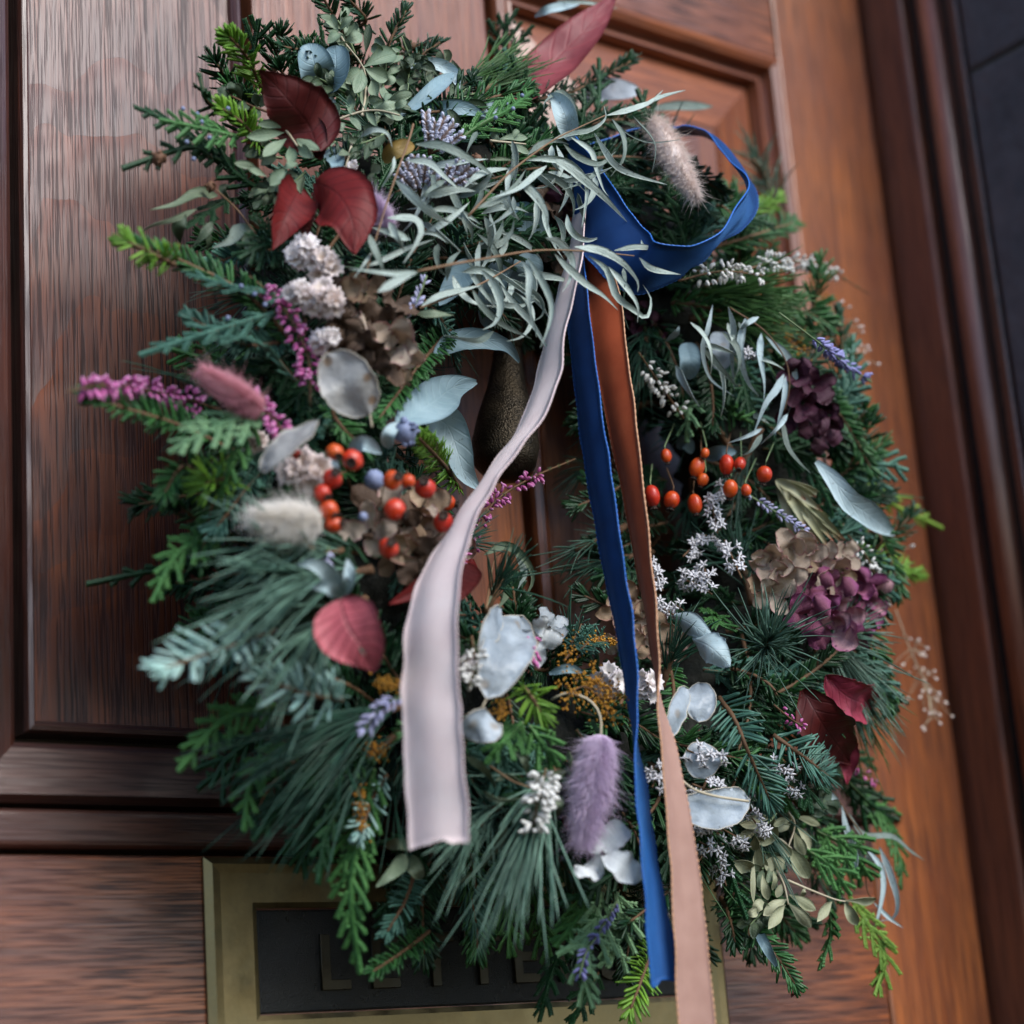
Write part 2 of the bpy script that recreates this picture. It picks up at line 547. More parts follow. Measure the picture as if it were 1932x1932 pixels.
def prism(name, rings, mat, parent, smooth=False, closed=True):
    """loft of equal rings of points; ends capped"""
    n, m = len(rings), len(rings[0])
    V = [p for r in rings for p in r]
    F = []
    for i in range(n - 1):
        for j in range(m if closed else m - 1):
            k = (j + 1) % m
            F.append((i * m + j, i * m + k, (i + 1) * m + k, (i + 1) * m + j))
    F.append(tuple(range(m - 1, -1, -1)))
    F.append(tuple((n - 1) * m + j for j in range(m)))
    me = bpy.data.meshes.new(name)
    me.from_pydata([tuple(map(float, p)) for p in V], [], F)
    bm = bmesh.new()
    bm.from_mesh(me)
    bmesh.ops.recalc_face_normals(bm, faces=bm.faces[:])
    bm.to_mesh(me)
    bm.free()
    for p in me.polygons:
        p.use_smooth = smooth and len(p.vertices) == 4
    return put(name, me, mat, parent)

def frame_piece(name, side, rect, prof, mat, parent):
    """one mitred length of moulding round the inside of rect; prof = (inset, y) points from the outer edge inward, closed behind"""
    x0, x1, z0, z1 = rect
    ends = {'left': ((x0, z0, 1, 1), (x0, z1, 1, -1)), 'right': ((x1, z0, -1, 1), (x1, z1, -1, -1)),
            'bottom': ((x0, z0, 1, 1), (x1, z0, -1, 1)), 'top': ((x0, z1, 1, -1), (x1, z1, -1, -1))}[side]
    rings = []
    for (x, z, sx_, sz_) in ends:
        r = [(x + sx_ * w, y, z + sz_ * w) for w, y in prof]
        r += [(x + sx_ * prof[-1][0], .03, z + sz_ * prof[-1][0]), (x + sx_ * prof[0][0], .03, z + sz_ * prof[0][0])]
        rings.append(r)
    return prism(name, rings, mat, parent)

ZT, ZB = 0.95, -0.62
door = thing(empty('front_door', (0.0, 0.0, ZB)), 'varnished brown oak panelled door behind the wreath', 'door', 'thing')
box('backing_board', -.70, .4725, .022, .040, ZB, ZT, MT['core'], door, 0)
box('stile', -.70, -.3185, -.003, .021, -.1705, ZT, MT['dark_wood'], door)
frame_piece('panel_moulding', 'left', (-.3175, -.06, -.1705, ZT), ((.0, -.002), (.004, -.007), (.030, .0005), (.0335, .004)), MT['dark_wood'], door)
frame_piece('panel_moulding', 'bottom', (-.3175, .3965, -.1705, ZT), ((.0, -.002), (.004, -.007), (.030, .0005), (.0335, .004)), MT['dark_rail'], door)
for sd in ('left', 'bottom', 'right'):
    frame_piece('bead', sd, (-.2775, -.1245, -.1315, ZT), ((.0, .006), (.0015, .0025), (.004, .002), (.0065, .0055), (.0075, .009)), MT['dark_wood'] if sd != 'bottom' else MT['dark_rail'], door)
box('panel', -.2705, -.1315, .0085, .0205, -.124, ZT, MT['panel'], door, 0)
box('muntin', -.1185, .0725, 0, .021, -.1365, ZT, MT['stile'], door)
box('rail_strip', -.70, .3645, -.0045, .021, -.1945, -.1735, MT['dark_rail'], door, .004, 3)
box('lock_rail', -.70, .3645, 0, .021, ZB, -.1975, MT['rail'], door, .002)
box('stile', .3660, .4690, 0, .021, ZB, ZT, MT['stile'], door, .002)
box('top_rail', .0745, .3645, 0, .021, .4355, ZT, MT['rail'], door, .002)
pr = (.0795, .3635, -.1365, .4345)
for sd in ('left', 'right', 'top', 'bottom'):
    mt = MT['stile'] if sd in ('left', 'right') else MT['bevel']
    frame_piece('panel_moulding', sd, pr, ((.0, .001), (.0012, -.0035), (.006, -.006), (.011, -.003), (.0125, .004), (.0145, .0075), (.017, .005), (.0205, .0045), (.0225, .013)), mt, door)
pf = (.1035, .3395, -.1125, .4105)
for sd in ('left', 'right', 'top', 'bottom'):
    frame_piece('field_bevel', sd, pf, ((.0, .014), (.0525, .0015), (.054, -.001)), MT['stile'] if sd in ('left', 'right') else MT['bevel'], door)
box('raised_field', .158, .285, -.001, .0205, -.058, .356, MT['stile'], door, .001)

# brass letter plate with its sunk flap
def plate_mesh():
    X0, X1, Z0, Z1 = -.1755, .2095, -.60, -.1985
    a0, a1, b0, b1 = -.1435, .1775, -.2860, -.2270
    V, F = [], []
    loops = [((X0, X1, Z0, Z1), -.0006), ((X0, X1, Z0, Z1), -.0022), ((X0 + .004, X1 - .004, Z0 + .004, Z1 - .004), -.0052),
             ((X0 + .009, X1 - .009, Z0 + .009, Z1 - .009), -.0044), ((a0 - .003, a1 + .003, b0 - .003, b1 + .003), -.0044), ((a0, a1, b0, b1), -.0032), ((a0, a1, b0, b1), .0035)]
    for (x0, x1, z0, z1), y in loops:
        V += [(x0, y, z0), (x1, y, z0), (x1, y, z1), (x0, y, z1)]
    for i in range(len(loops) - 1):
        for j in range(4):
            k = (j + 1) % 4
            F.append((i * 4 + j, i * 4 + k, i * 4 + 4 + k, i * 4 + 4 + j))
    me = bpy.data.meshes.new('letter_plate')
    me.from_pydata(V, [], F)
    return me
plate = put('letter_plate', plate_mesh(), MT['brass'], door, label='aged brass letter plate with a dark sunk flap')
flap = box('flap', -.1425, .1765, -.0014, .0030, -.2852, -.2278, MT['black_brass'], plate, .0012)
for i, ch in enumerate('LETTERS'):
    fc = bpy.data.curves.new('letter', 'FONT')
    fc.body = ch
    fc.size = .043
    fc.extrude = .0012
    fc.bevel_depth = .0005
    fc.offset = .0006
    tmp = bpy.data.objects.new('letter_outline', fc)
    sc.collection.objects.link(tmp)
    lm = bpy.data.meshes.new_from_object(tmp.evaluated_get(bpy.context.evaluated_depsgraph_get()))
    bpy.data.objects.remove(tmp)
    fo = put('letter', lm, MT['letter'], plate)
    fo.matrix_basis = Matrix.Translation((-.1045 + i * .0345, -.0022, -.2725)) @ Matrix.Rotation(math.radians(90), 4, 'X')

# bronze knocker the wreath is hung over
def lathe(mb, axis_pts, radii, sides=24, tint=.5):
    tube(mb, axis_pts, radii, sides, tint)
kn = put('door_knocker', None, None, door, label='dark hammered bronze knocker drop in the wreath opening')
ORIGIN[kn.name] = Vector((0, 0, 0))
ka, kb = at(958, 660, .050), at(952, 905, .062)
zz = np.linspace(0, 1, 26)
kp = ka[None] * (1 - zz[:, None]) + kb[None] * zz[:, None]
kr = np.interp(zz, [0, .12, .3, .55, .75, .88, .95, .985, 1], [.009, .010, .0125, .0185, .0215, .0195, .014, .008, .001])
mb = MB(); lathe(mb, kp, kr, 32); mb.build('drop', MT['bronze'], kn)
mb = MB(); tube(mb, spline([at(958, 668, .050), at(975, 560, .056), at(1000, 520, .03), at(1010, 520, .0)], 14), .0085, 14); mb.build('arm', MT['bronze'], kn)
mb = MB(); c0 = at(1010, 560, 0)
tube(mb, [c0 + [0, .001, 0], c0 + [0, -.006, 0], c0 + [0, -.010, 0], c0 + [0, -.0105, 0]], [.042, .042, .036, .002], 36); mb.build('rose_plate', MT['bronze'], kn)

# ------------------------------------------------------------------ frame and stone at the side
frame = thing(empty('door_frame', (.474, 0, ZB)), 'dark brown moulded wooden frame beside the door', 'door frame', 'thing')
box('jamb', .4745, .60, -.040, .040, ZB, ZT, MT['jamb'], frame, .003, 2)
box('groove_back', .4860, .60, -.085, -.0405, ZB, ZT, MT['core'], frame, 0)
def extr(name, prof, mat, parent, smooth=True):
    return prism(name, [[(x, y, z) for x, y in prof] for z in (ZB, ZT)], mat, parent, smooth)
bead = [(.4900 - .0150 * math.cos(a), -.0600 - .0125 * math.sin(a)) for a in np.linspace(-1.5, 1.5, 14)]
extr('frame_bead', bead, MT['jamb'], frame)
extr('frame_fillet', [(.4865, -.081), (.4805, -.0815), (.4790, -.0835), (.4790, -.0895), (.4805, -.091), (.4865, -.0915)], MT['dark_rail'], frame, False)

wall = thing(empty('stone_wall', (.48, -.1, ZB)), 'dark slate grey stone jamb at the edge of the doorway', 'wall', 'thing')
box('mortar_bed', .4835, .62, -.165, -.0925, ZB, ZT, MT['mortar'], wall, 0)
def on_x(px, py, x):
    d = RIGHT * (px - CEN) / FOC + DOWN * (py - CEN) / FOC + FWD
    return CAM + d * ((x - CAM[0]) / d[0])
zj = on_x(1850, 126, .480)[2]
for k in range(-3, 3):
    a, b = zj + k * .36, zj + (k + 1) * .36
    a, b = max(a, ZB), min(b, ZT)
    if b - a > .02:
        box('stone', .4795, .61, -.165, -.0935, a + .0018, b - .0018, MT['stone'], wall, .0035, 3)

# ================================================================== plant materials
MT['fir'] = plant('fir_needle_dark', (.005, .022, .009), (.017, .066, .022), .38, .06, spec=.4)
MT['fir_mid'] = plant('fir_needle_mid', (.012, .058, .018), (.050, .165, .044), .45, .06, spec=.4)
MT['fir_bright'] = plant('fir_needle_fresh', (.07, .19, .018), (.22, .42, .045), .45, .1, spec=.4)
MT['fir_blue'] = plant('fir_needle_blue', (.20, .37, .33), (.40, .57, .52), .5, .05)
MT['fir_teal'] = plant('fir_needle_teal', (.022, .085, .062), (.095, .22, .165), .45, .05)
MT['pine'] = plant('pine_needle', (.016, .055, .035), (.19, .33, .25), .42, .05)
MT['pine_dark'] = plant('pine_needle_dark', (.006, .028, .018), (.034, .105, .066), .42, .05)
MT['pine_green'] = plant('pine_needle_green', (.025, .08, .022), (.075, .17, .045), .42, .05)
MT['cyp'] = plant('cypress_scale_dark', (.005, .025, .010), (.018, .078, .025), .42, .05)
MT['cyp_mid'] = plant('cypress_scale', (.022, .095, .026), (.085, .23, .058), .5, .05)
MT['cyp_pale'] = plant('cypress_scale_pale', (.10, .23, .11), (.23, .39, .20), .5, .05)
MT['cyp_yellow'] = plant('cypress_scale_yellow', (.10, .21, .025), (.24, .38, .06), .5, .08)
MT['cyp_blue'] = plant('juniper_scale_blue', (.022, .085, .06), (.08, .19, .14), .5, .05)
MT['twig'] = plant('twig_bark', (.07, .035, .018), (.16, .085, .04), .7, 0, bump=.0006, scale=400)
MT['tan_twig'] = plant('tan_twig', (.15, .08, .04), (.27, .16, .085), .6, 0)
MT['pale_stem'] = plant('pale_stem', (.38, .32, .22), (.5, .44, .32), .6, 0)
MT['green_stem'] = plant('green_stem', (.10, .16, .07), (.2, .26, .13), .6, 0)
MT['strap'] = plant('willow_gum_leaf', (.32, .40, .36), (.52, .60, .55), .5, .14, speck=(.10, .12, .10), vein=.25, spec=.3)
MT['strap_dark'] = plant('willow_gum_leaf_back', (.10, .135, .115), (.24, .30, .26), .55, .1, speck=(.06, .06, .05), vein=.25)
MT['strap_blue'] = plant('blue_gum_strap', (.30, .40, .42), (.46, .56, .58), .5, .1, speck=(.15, .15, .15), vein=.2)
MT['gum'] = plant('blue_gum_leaf', (.15, .25, .29), (.29, .41, .46), .5, .12, vein=.4, scale=60)
MT['gum_pale'] = plant('pale_gum_leaf', (.30, .41, .45), (.46, .58, .61), .5, .15, vein=.35, scale=60, speck=(.2, .23, .22))
MT['olive'] = plant('olive_leaf', (.10, .14, .085), (.21, .26, .17), .5, .12, vein=.4)
MT['olive_dark'] = plant('olive_leaf_dark', (.035, .06, .035), (.085, .12, .07), .45, .1, vein=.4)
MT['olive_pale'] = plant('dried_box_leaf', (.24, .26, .15), (.42, .42, .28), .55, .12, vein=.4)
MT['sage'] = plant('sage_small_leaf', (.13, .20, .13), (.27, .34, .23), .5, .15, vein=.4)
MT['ochre_leaf'] = plant('ochre_leaf', (.28, .16, .03), (.18, .15, .05), .5, .15, vein=.3)
MT['red'] = plant('red_beech_leaf', (.10, .005, .006), (.19, .011, .009), .6, .18, vein=-.7, scale=120, bump=.0005)
MT['maroon'] = plant('maroon_beech_leaf', (.055, .006, .007), (.105, .011, .010), .55, .15, vein=-.6, scale=120, bump=.0005)
MT['wine'] = plant('wine_leaf', (.14, .022, .028), (.25, .05, .058), .5, .15, vein=.5, scale=100)
MT['rose_leaf'] = plant('rose_leaf', (.34, .055, .075), (.46, .11, .13), .55, .1, vein=-1.0, scale=60, bump=.0022)
MT['crimson'] = plant('crimson_leaf', (.25, .025, .05), (.40, .06, .10), .45, .15, vein=-.5)
def pod(name, c1, c2, seed):
    """paper membrane: pearly, cloudy, with a faint net of veins, brown seed marks and some see-through"""
    m, t, out = nodes(name)
    tc = N_(t, 'ShaderNodeTexCoord')
    no = N_(t, 'ShaderNodeTexNoise', i_Scale=70.0, i_Detail=5.0)
    big = N_(t, 'ShaderNodeTexNoise', i_Scale=28.0, i_Detail=2.0)
    vo = N_(t, 'ShaderNodeTexVoronoi', i_Scale=190.0, feature='DISTANCE_TO_EDGE')
    sd = N_(t, 'ShaderNodeTexVoronoi', i_Scale=62.0)
    for n in (no, big, vo, sd):
        t.links.new(tc.outputs['Object'], n.inputs['Vector'])
    col = mixc(t, rampf(t, no.outputs['Fac'], .3, .7), c1, c2)
    col = mixc(t, rampf(t, big.outputs['Fac'], .5, .7, 0, .4), col, tuple(.62 * x for x in c1))
    col = mixc(t, rampf(t, vo.outputs['Distance'], .0, .035, .30, 0), col, tuple(.55 * x for x in c1))
    col = mixc(t, rampf(t, sd.outputs['Distance'], .10, .22, .85, 0), col, seed)
    p = N_(t, 'ShaderNodeBsdfPrincipled', i_Roughness=.38)
    p.inputs['Specular IOR Level'].default_value = .55
    t.links.new(col, p.inputs['Base Color'])
    b = N_(t, 'ShaderNodeBump', i_Strength=.8, i_Distance=.004)
    t.links.new(mth(t, 'ADD', no.outputs['Fac'], big.outputs['Fac']), b.inputs['Height'])
    t.links.new(b.outputs[0], p.inputs['Normal'])
    tl = N_(t, 'ShaderNodeBsdfTranslucent'); t.links.new(col, tl.inputs[0])
    tp = N_(t, 'ShaderNodeBsdfTransparent')
    m1 = N_(t, 'ShaderNodeMixShader'); m1.inputs[0].default_value = .35
    t.links.new(p.outputs[0], m1.inputs[1]); t.links.new(tl.outputs[0], m1.inputs[2])
    m2 = N_(t, 'ShaderNodeMixShader')
    t.links.new(rampf(t, big.outputs['Fac'], .35, .65, .05, .28), m2.inputs[0])
    t.links.new(m1.outputs[0], m2.inputs[1]); t.links.new(tp.outputs[0], m2.inputs[2])
    t.links.new(m2.outputs[0], out.inputs[0])
    return m
MT['lunaria'] = pod('honesty_silver', (.36, .43, .50), (.64, .71, .77), (.40, .36, .32))
MT['lunaria_cream'] = pod('honesty_cream', (.38, .38, .38), (.58, .57, .55), (.30, .19, .11))
MT['rim'] = plant('honesty_rim', (.46, .42, .34), (.58, .54, .46), .5, .1)
MT['papery'] = plant('papery_white', (.82, .76, .72), (.94, .90, .87), .55, .3, tip=(.86, .80, .84))
MT['cream_flower'] = plant('papery_cream', (.70, .58, .50), (.86, .76, .68), .55, .3, tip=(.84, .74, .74), tipat=(.5, 1))
MT['star'] = plant('star_flower_white', (.62, .62, .66), (.80, .79, .82), .55, .2)
MT['sealav'] = plant('sea_lavender', (.34, .24, .20), (.46, .36, .32), .6, .15, tip=(.58, .60, .74), tipat=(.45, .8))
MT['heather_pink'] = plant('heather_pink', (.42, .06, .24), (.66, .20, .46), .5, .15, tip=(.80, .45, .66), tipat=(.75, 1))
MT['heather_white'] = plant('heather_white', (.70, .69, .66), (.86, .85, .82), .5, .2)
MT['heather_leaf'] = plant('heather_leaf', (.05, .09, .035), (.12, .17, .07), .55, .05)
MT['lavender'] = plant('lavender_bud', (.16, .15, .38), (.32, .32, .60), .6, .1)
MT['lavender_grey'] = plant('lavender_bud_grey', (.36, .36, .58), (.55, .55, .72), .6, .1)
MT['hyd_tan'] = plant('hydrangea_tan', (.26, .165, .10), (.54, .41, .28), .55, .35, vein=.3, edge=(.33, .13, .12), edgeat=(.75, 1.1))
MT['hyd_cream'] = plant('hydrangea_cream', (.42, .32, .24), (.66, .55, .45), .55, .35, vein=.3, edge=(.50, .22, .26), edgeat=(.75, 1.15))
MT['hyd_purple'] = plant('hydrangea_purple', (.12, .025, .055), (.32, .10, .17), .55, .3, vein=.35, tip=(.40, .10, .28), tipat=(.6, 1.1))
MT['hyd_pink'] = plant('hydrangea_pink', (.34, .15, .19), (.56, .33, .36), .55, .3, vein=.35, edge=(.34, .09, .22), edgeat=(.6, 1.1))
MT['hyd_dark'] = plant('hydrangea_dark', (.035, .008, .016), (.10, .025, .055), .5, .12, vein=.3)
MT['hyd_brown'] = plant('hydrangea_brown', (.05, .03, .02), (.15, .09, .055), .55, .12, vein=.3)
MT['hyd_white'] = plant('hydrangea_white', (.58, .63, .66), (.76, .79, .80), .5, .25, vein=.35)
MT['hip'] = plant('rose_hip_skin', (.42, .020, .006), (.60, .105, .012), .34, 0, spec=.5, scale=160, bump=.0012)
MT['hip_red'] = plant('rose_hip_skin_red', (.36, .012, .008), (.54, .040, .010), .36, 0, spec=.5, scale=160, bump=.0012)
MT['calyx'] = plant('dry_calyx', (.018, .010, .008), (.05, .028, .018), .8, 0)
MT['gold'] = plant('goldenrod_crumb', (.34, .13, .012), (.52, .26, .03), .7, .1)
MT['cone'] = plant('cone_brown', (.08, .035, .018), (.18, .09, .05), .7, 0)
MT['blue_cone'] = plant('blue_cypress_cone', (.10, .13, .24), (.26, .30, .44), .6, 0, bump=.001, scale=200)
MT['protea'] = plant('protea_bract', (.34, .36, .20), (.48, .46, .32), .5, .15, tip=(.32, .06, .03), tipat=(.82, 1))
MT['moss'] = solid('moss_with_shade', (.004, .006, .004), (.010, .011, .007), .95, 0, 90, bump=.006, bscale=120)  # near-black: the deep shade between the sprigs is put into this colour
def fur(name, a, b):
    return plant(name, a, b, .7, .22, sheen=.5)
MT['fur_rose'] = fur('tail_rose', (.55, .17, .23), (.70, .32, .38))
MT['fur_mauve'] = fur('tail_mauve', (.64, .46, .68), (.80, .68, .86))
MT['fur_cream'] = fur('tail_cream', (.86, .80, .72), (.95, .91, .86))
MT['fur_peach'] = fur('tail_peach', (.84, .68, .60), (.95, .86, .82))

# ================================================================== plant builders
WC = Vector((RC[0], -RH, RC[1]))
wreath = thing(empty('wreath', WC), 'big round wreath of evergreens and dried flowers hanging on the oak door', 'wreath')

def part(name, P, label=None):
    return empty(name, P, wreath, label)

def px_path(pts, zone=None):
    return [Z(zone, *p) for p in pts] if zone else list(pts)

def rot_about(v, axis, ang):
    c, s = np.cos(ang), np.sin(ang)
    axis = nrm(axis)
    return v * c + np.cross(axis, v) * s + axis * (np.sum(axis * v, -1, keepdims=True)) * (1 - c)

def tilt_ref(amount=.5):
    return nrm(TOCAM + rng.normal(size=3) * amount * .5 + np.array([0, -.2, .25]))

def fir(P, nl=.016, mat='fir', flat=True, dens=1.0, width=.0020, label=None, twig='twig', name='fir_sprig', ref=None, tipmat=None, a0=64, a1=34):
    P = spline(P, 24)
    L = np.linalg.norm(np.diff(P, axis=0), axis=1).sum()
    root = part(name, P[0], label)
    mb = MB()
    tube(mb, P, np.linspace(.0016, .0008, 24), 6, jitter=.08)
    mb.build('twig', MT[twig], root)
    ref = tilt_ref() if ref is None else ref
    T, B, N = frames(P, ref)
    n = int(L / .00078 * dens)
    s = np.sort(rng.random(n)) ** .96
    tipn = 10
    s = np.concatenate([s, np.linspace(.965, 1, tipn)])
    n += tipn
    f = s * 23
    i = np.clip(f.astype(int), 0, 22)
    w = (f - i)[:, None]
    p = P[i] * (1 - w) + P[i + 1] * w
    t, b, nn = nrm(T[i]), B[i], N[i]
    if flat:
        sg = np.where(np.arange(n) % 2 == 0, 1.0, -1.0)
        el = np.radians(rng.normal(16, 20, n))
        rad = b * (sg * np.cos(el))[:, None] + nn * np.sin(el)[:, None]
    else:
        ph = rng.random(n) * 6.283
        rad = b * np.cos(ph)[:, None] + nn * np.sin(ph)[:, None]
    ang = np.radians(a0 + (a1 - a0) * s ** 2 + rng.normal(0, 7, n))
    ang[-tipn:] = np.radians(rng.uniform(8, 38, tipn))
    D = t * np.cos(ang)[:, None] + rad * np.sin(ang)[:, None]
    ln = nl * rng.uniform(.75, 1.05, n) * (1 - .35 * s ** 5) * np.minimum(1, .65 + 3 * s)
    bend = t * .16 + rng.normal(size=(n, 3)) * .07 + nn * .06
    mb = MB()
    needles(mb, p, D, t, ln, width * rng.uniform(.85, 1.1, n), .42, bend)
    mb.build('needles', MT[mat], root, kind='stuff')
    return root

def pine(P, nl=.075, mat='pine', n=90, spread=22, width=.0011, droop=.14, label=None, start=.25, name='pine_sprig', bendr=.10):
    P = spline(P, 12)
    root = part(name, P[0], label)
    mb = MB()
    tube(mb, P, np.linspace(.0026, .0017, 12), 6, jitter=.12)
    mb.build('twig', MT['twig'], root)
    T, B, N = frames(P, tilt_ref())
    s = start + (1 - start) * rng.random(n)
    i = np.clip((s * 11).astype(int), 0, 10)
    w = (s * 11 - i)[:, None]
    p = P[i] * (1 - w) + P[i + 1] * w
    ph = rng.random(n) * 6.283
    a = np.radians(np.abs(rng.normal(0, spread, n)) + 4)
    rad = B[i] * np.cos(ph)[:, None] + N[i] * np.sin(ph)[:, None]
    D = T[i] * np.cos(a)[:, None] + rad * np.sin(a)[:, None]
    ln = nl * rng.uniform(.62, 1.05, n)
    bend = np.array([0, 0, -droop])[None] + rng.normal(size=(n, 3)) * bendr
    mb = MB()
    needles(mb, p, D, rad, ln, width * rng.uniform(.8, 1.1, n), .7, bend,
            prof=((0, .8), (.25, 1), (.5, 1), (.75, .9), (.93, .6), (1, .15)))
    mb.build('needles', MT[mat], root, kind='stuff')
    return root

def cypress(P, spread=.03, mat='cyp', label=None, dens=1.0, name='cypress_sprig', ref=None, fine=1.0, sub=True, ang=42):
    """flat branching spray of scale leaves: axis, side shoots, and little shoots on those"""
    P = spline(P, 22)
    root = part(name, P[0], label)
    ref = tilt_ref(.7) if ref is None else ref
    T, B, N = frames(P, ref)
    L = np.linalg.norm(np.diff(P, axis=0), axis=1).sum()
    lines = [(P, .0011)]
    k = max(5, int(L / .0052 * dens))
    for j in range(k):
        s = .06 + .92 * j / k
        i = int(s * 21)
        sg = 1 if j % 2 else -1
        a = math.radians(ang + rng.normal(0, 6))
        d = T[i] * math.cos(a) + B[i] * sg * math.sin(a) + N[i] * rng.normal(0, .12)
        ln = spread * (1 - s) ** .55 * rng.uniform(.65, 1.1) * min(1, .5 + 2.5 * s)
        if ln < .003:
            continue
        q = np.linspace(0, 1, 9)[:, None]
        Q = P[i] + d * ln * q + (T[i] * .35 + np.array([0, 0, -.18])) * ln * q * q * .6
        lines.append((Q, .0008))
        if sub and ln > .009:
            kk = int(ln / .0042)
            tq = nrm(np.gradient(Q, axis=0))
            bq = np.cross(N[i], tq)
            for u in range(kk):
                su = .2 + .75 * u / kk
                iu = int(su * 8)
                sgu = 1 if u % 2 else -1
                du = tq[iu] * .76 + bq[iu] * sgu * .62 + N[i] * rng.normal(0, .12)
                l2 = ln * .36 * (1 - su) ** .5 * rng.uniform(.7, 1.15)
                if l2 > .0025:
                    lines.append((Q[iu] + du * l2 * np.linspace(0, 1, 5)[:, None], .00065))
    ax = MB()
    tube(ax, P, np.linspace(.0011, .0006, 22), 5, jitter=.1)
    ax.build('twig', MT['twig' if mat in ('cyp', 'cyp_blue') else 'green_stem'], root)
    bp, dr, sd, ww, tn = [], [], [], [], []
    for li, (Q, r) in enumerate(lines):
        ln = np.linalg.norm(np.diff(Q, axis=0), axis=1).sum()
        m = max(2, int(ln / (.00125 / fine)))
        Rr = spline(Q, m)
        t = nrm(np.gradient(Rr, axis=0)) if m > 1 else nrm(Q[-1:] - Q[:1])
        b = nrm(np.cross(np.broadcast_to(N[10], t.shape), t))
        tv = rng.random()
        for sg in (1, -1):
            bp.append(Rr); dr.append(t * .86 + b * sg * .50); sd.append(b); tn.append(np.full(m, tv))
            ww.append(np.full(m, r * 2.7))
        bp.append(Rr); dr.append(t * .95 + N[10] * .35); sd.append(b); tn.append(np.full(m, min(1, tv + .2))); ww.append(np.full(m, r * 2.4))
    bp, dr, sd, ww, tn = map(np.concatenate, (bp, dr, sd, ww, tn))
    mb = MB()
    needles(mb, bp, dr, sd, .0029 * rng.uniform(.85, 1.2, len(bp)), ww, .6, None, tn * .7 + rng.random(len(tn)) * .3,
            prof=((0, .8), (.45, 1.0), (1, .18)), sides=3)
    mb.build('scales', MT[mat], root, kind='stuff')
    return root

def leaf(P, w, mat, parent, prof='strap', name='leaf', **kw):
    return leaf_mesh(P, w, prof, **kw).build(name, MT[mat], parent)

PX = 0.00031
def strap_set(name, label, zone, twig, leaves, mat='strap', d=.022, twigmat='tan_twig', tr=.0007, hmin=0.0):
    """a sprig: twig and long hanging strap leaves traced one by one"""
    first = px_path(twig, zone)
    P = spline(lift(first, d, d + .004, .004, hmin), 20)
    root = part(name, P[0], label)
    mb = MB()
    tube(mb, P, np.linspace(tr, tr * .55, 20), 6, jitter=.08)
    mb.build('twig', MT[twigmat], root)
    for k, lf in enumerate(leaves):
        pts, w = px_path(lf[0], zone), lf[1] * .34 * PX
        m = lf[2] if len(lf) > 2 else mat
        pw = lift(pts, d + rng.uniform(-.004, .006), d + rng.uniform(-.014, .010), rng.uniform(.002, .012), hmin)
        tw = rng.uniform(-28, 28)
        leaf(pw, w * .80, m, root, 'strap', n=18, twist=(tw, tw + rng.uniform(-55, 55)), cup=rng.uniform(-.12, .22), wav=.02)
    return root

def hip(px, py, r, dh=.03, mat='hip', aspect=1.0, toward=None, stem_to=None, label=None):
    """rose hip: ribbed fruit, dried calyx at its end, thin stalk"""
    c = S(px, py, dh)
    ax = nrm(np.array(toward if toward is not None else rng.normal(size=3) * .6 - FWD * .5 + np.array([0, 0, -.6])))
    R = r * PX
    n, sd = 13, 18
    z = np.cos(np.linspace(np.pi - .02, .02, n))
    rad = np.sqrt(np.clip(1 - z * z, 0, 1))
    a = np.arange(sd) * 2 * np.pi / sd
    u = nrm(np.cross(ax, [.3, .9, .2])); v = np.cross(ax, u)
    V_irr = 1 + .05 * np.sin(a[None] * 2 + rng.random() * 6) * rad[:, None]
    rib = V_irr - .05 * (np.arange(sd) % 3 == 0)[None] * (rad[:, None] > .2)
    V = c + (z * R * aspect)[:, None, None] * ax + (rad[:, None] * R * rib)[..., None] * (np.cos(a)[None, :, None] * u + np.sin(a)[None, :, None] * v)
    i = np.arange(n - 1)[:, None] * sd; j = np.arange(sd)[None]; k = (j + 1) % sd
    q = np.stack([i + j, i + k, i + sd + k, i + sd + j], -1).reshape(-1, 4)
    mb = MB().add(V.reshape(-1, 3), q, None, rng.random())
    o = mb.build('rose_hip', MT[mat], wreath, label=label)
    mb = MB()
    m = 7
    ph = np.arange(m) * 6.283 / m
    rd = np.cos(ph)[:, None] * u + np.sin(ph)[:, None] * v
    needles(mb, np.repeat((c + ax * R * aspect * .93)[None], m, 0) + rd * R * .10, ax * .75 + rd * .8, np.cross(rd, ax), R * .60, R * .36, .5, None)
    tube(mb, [c + ax * R * aspect * .93, c + ax * (R * aspect * 1.05), c + ax * (R * aspect * 1.12)], [R * .42, R * .36, R * .12], 8)
    mb.build('calyx', MT['calyx'], o)
    e = stem_to if stem_to is not None else c - ax * R * 3.2 + np.array([0, .012, .004])
    mb = MB()
    tube(mb, spline([c - ax * R * aspect * .95, c - ax * R * 1.7, e], 8), .00045, 5)
    mb.build('stalk', MT['green_stem'] if rng.random() < .5 else MT['twig'], o)
    return o

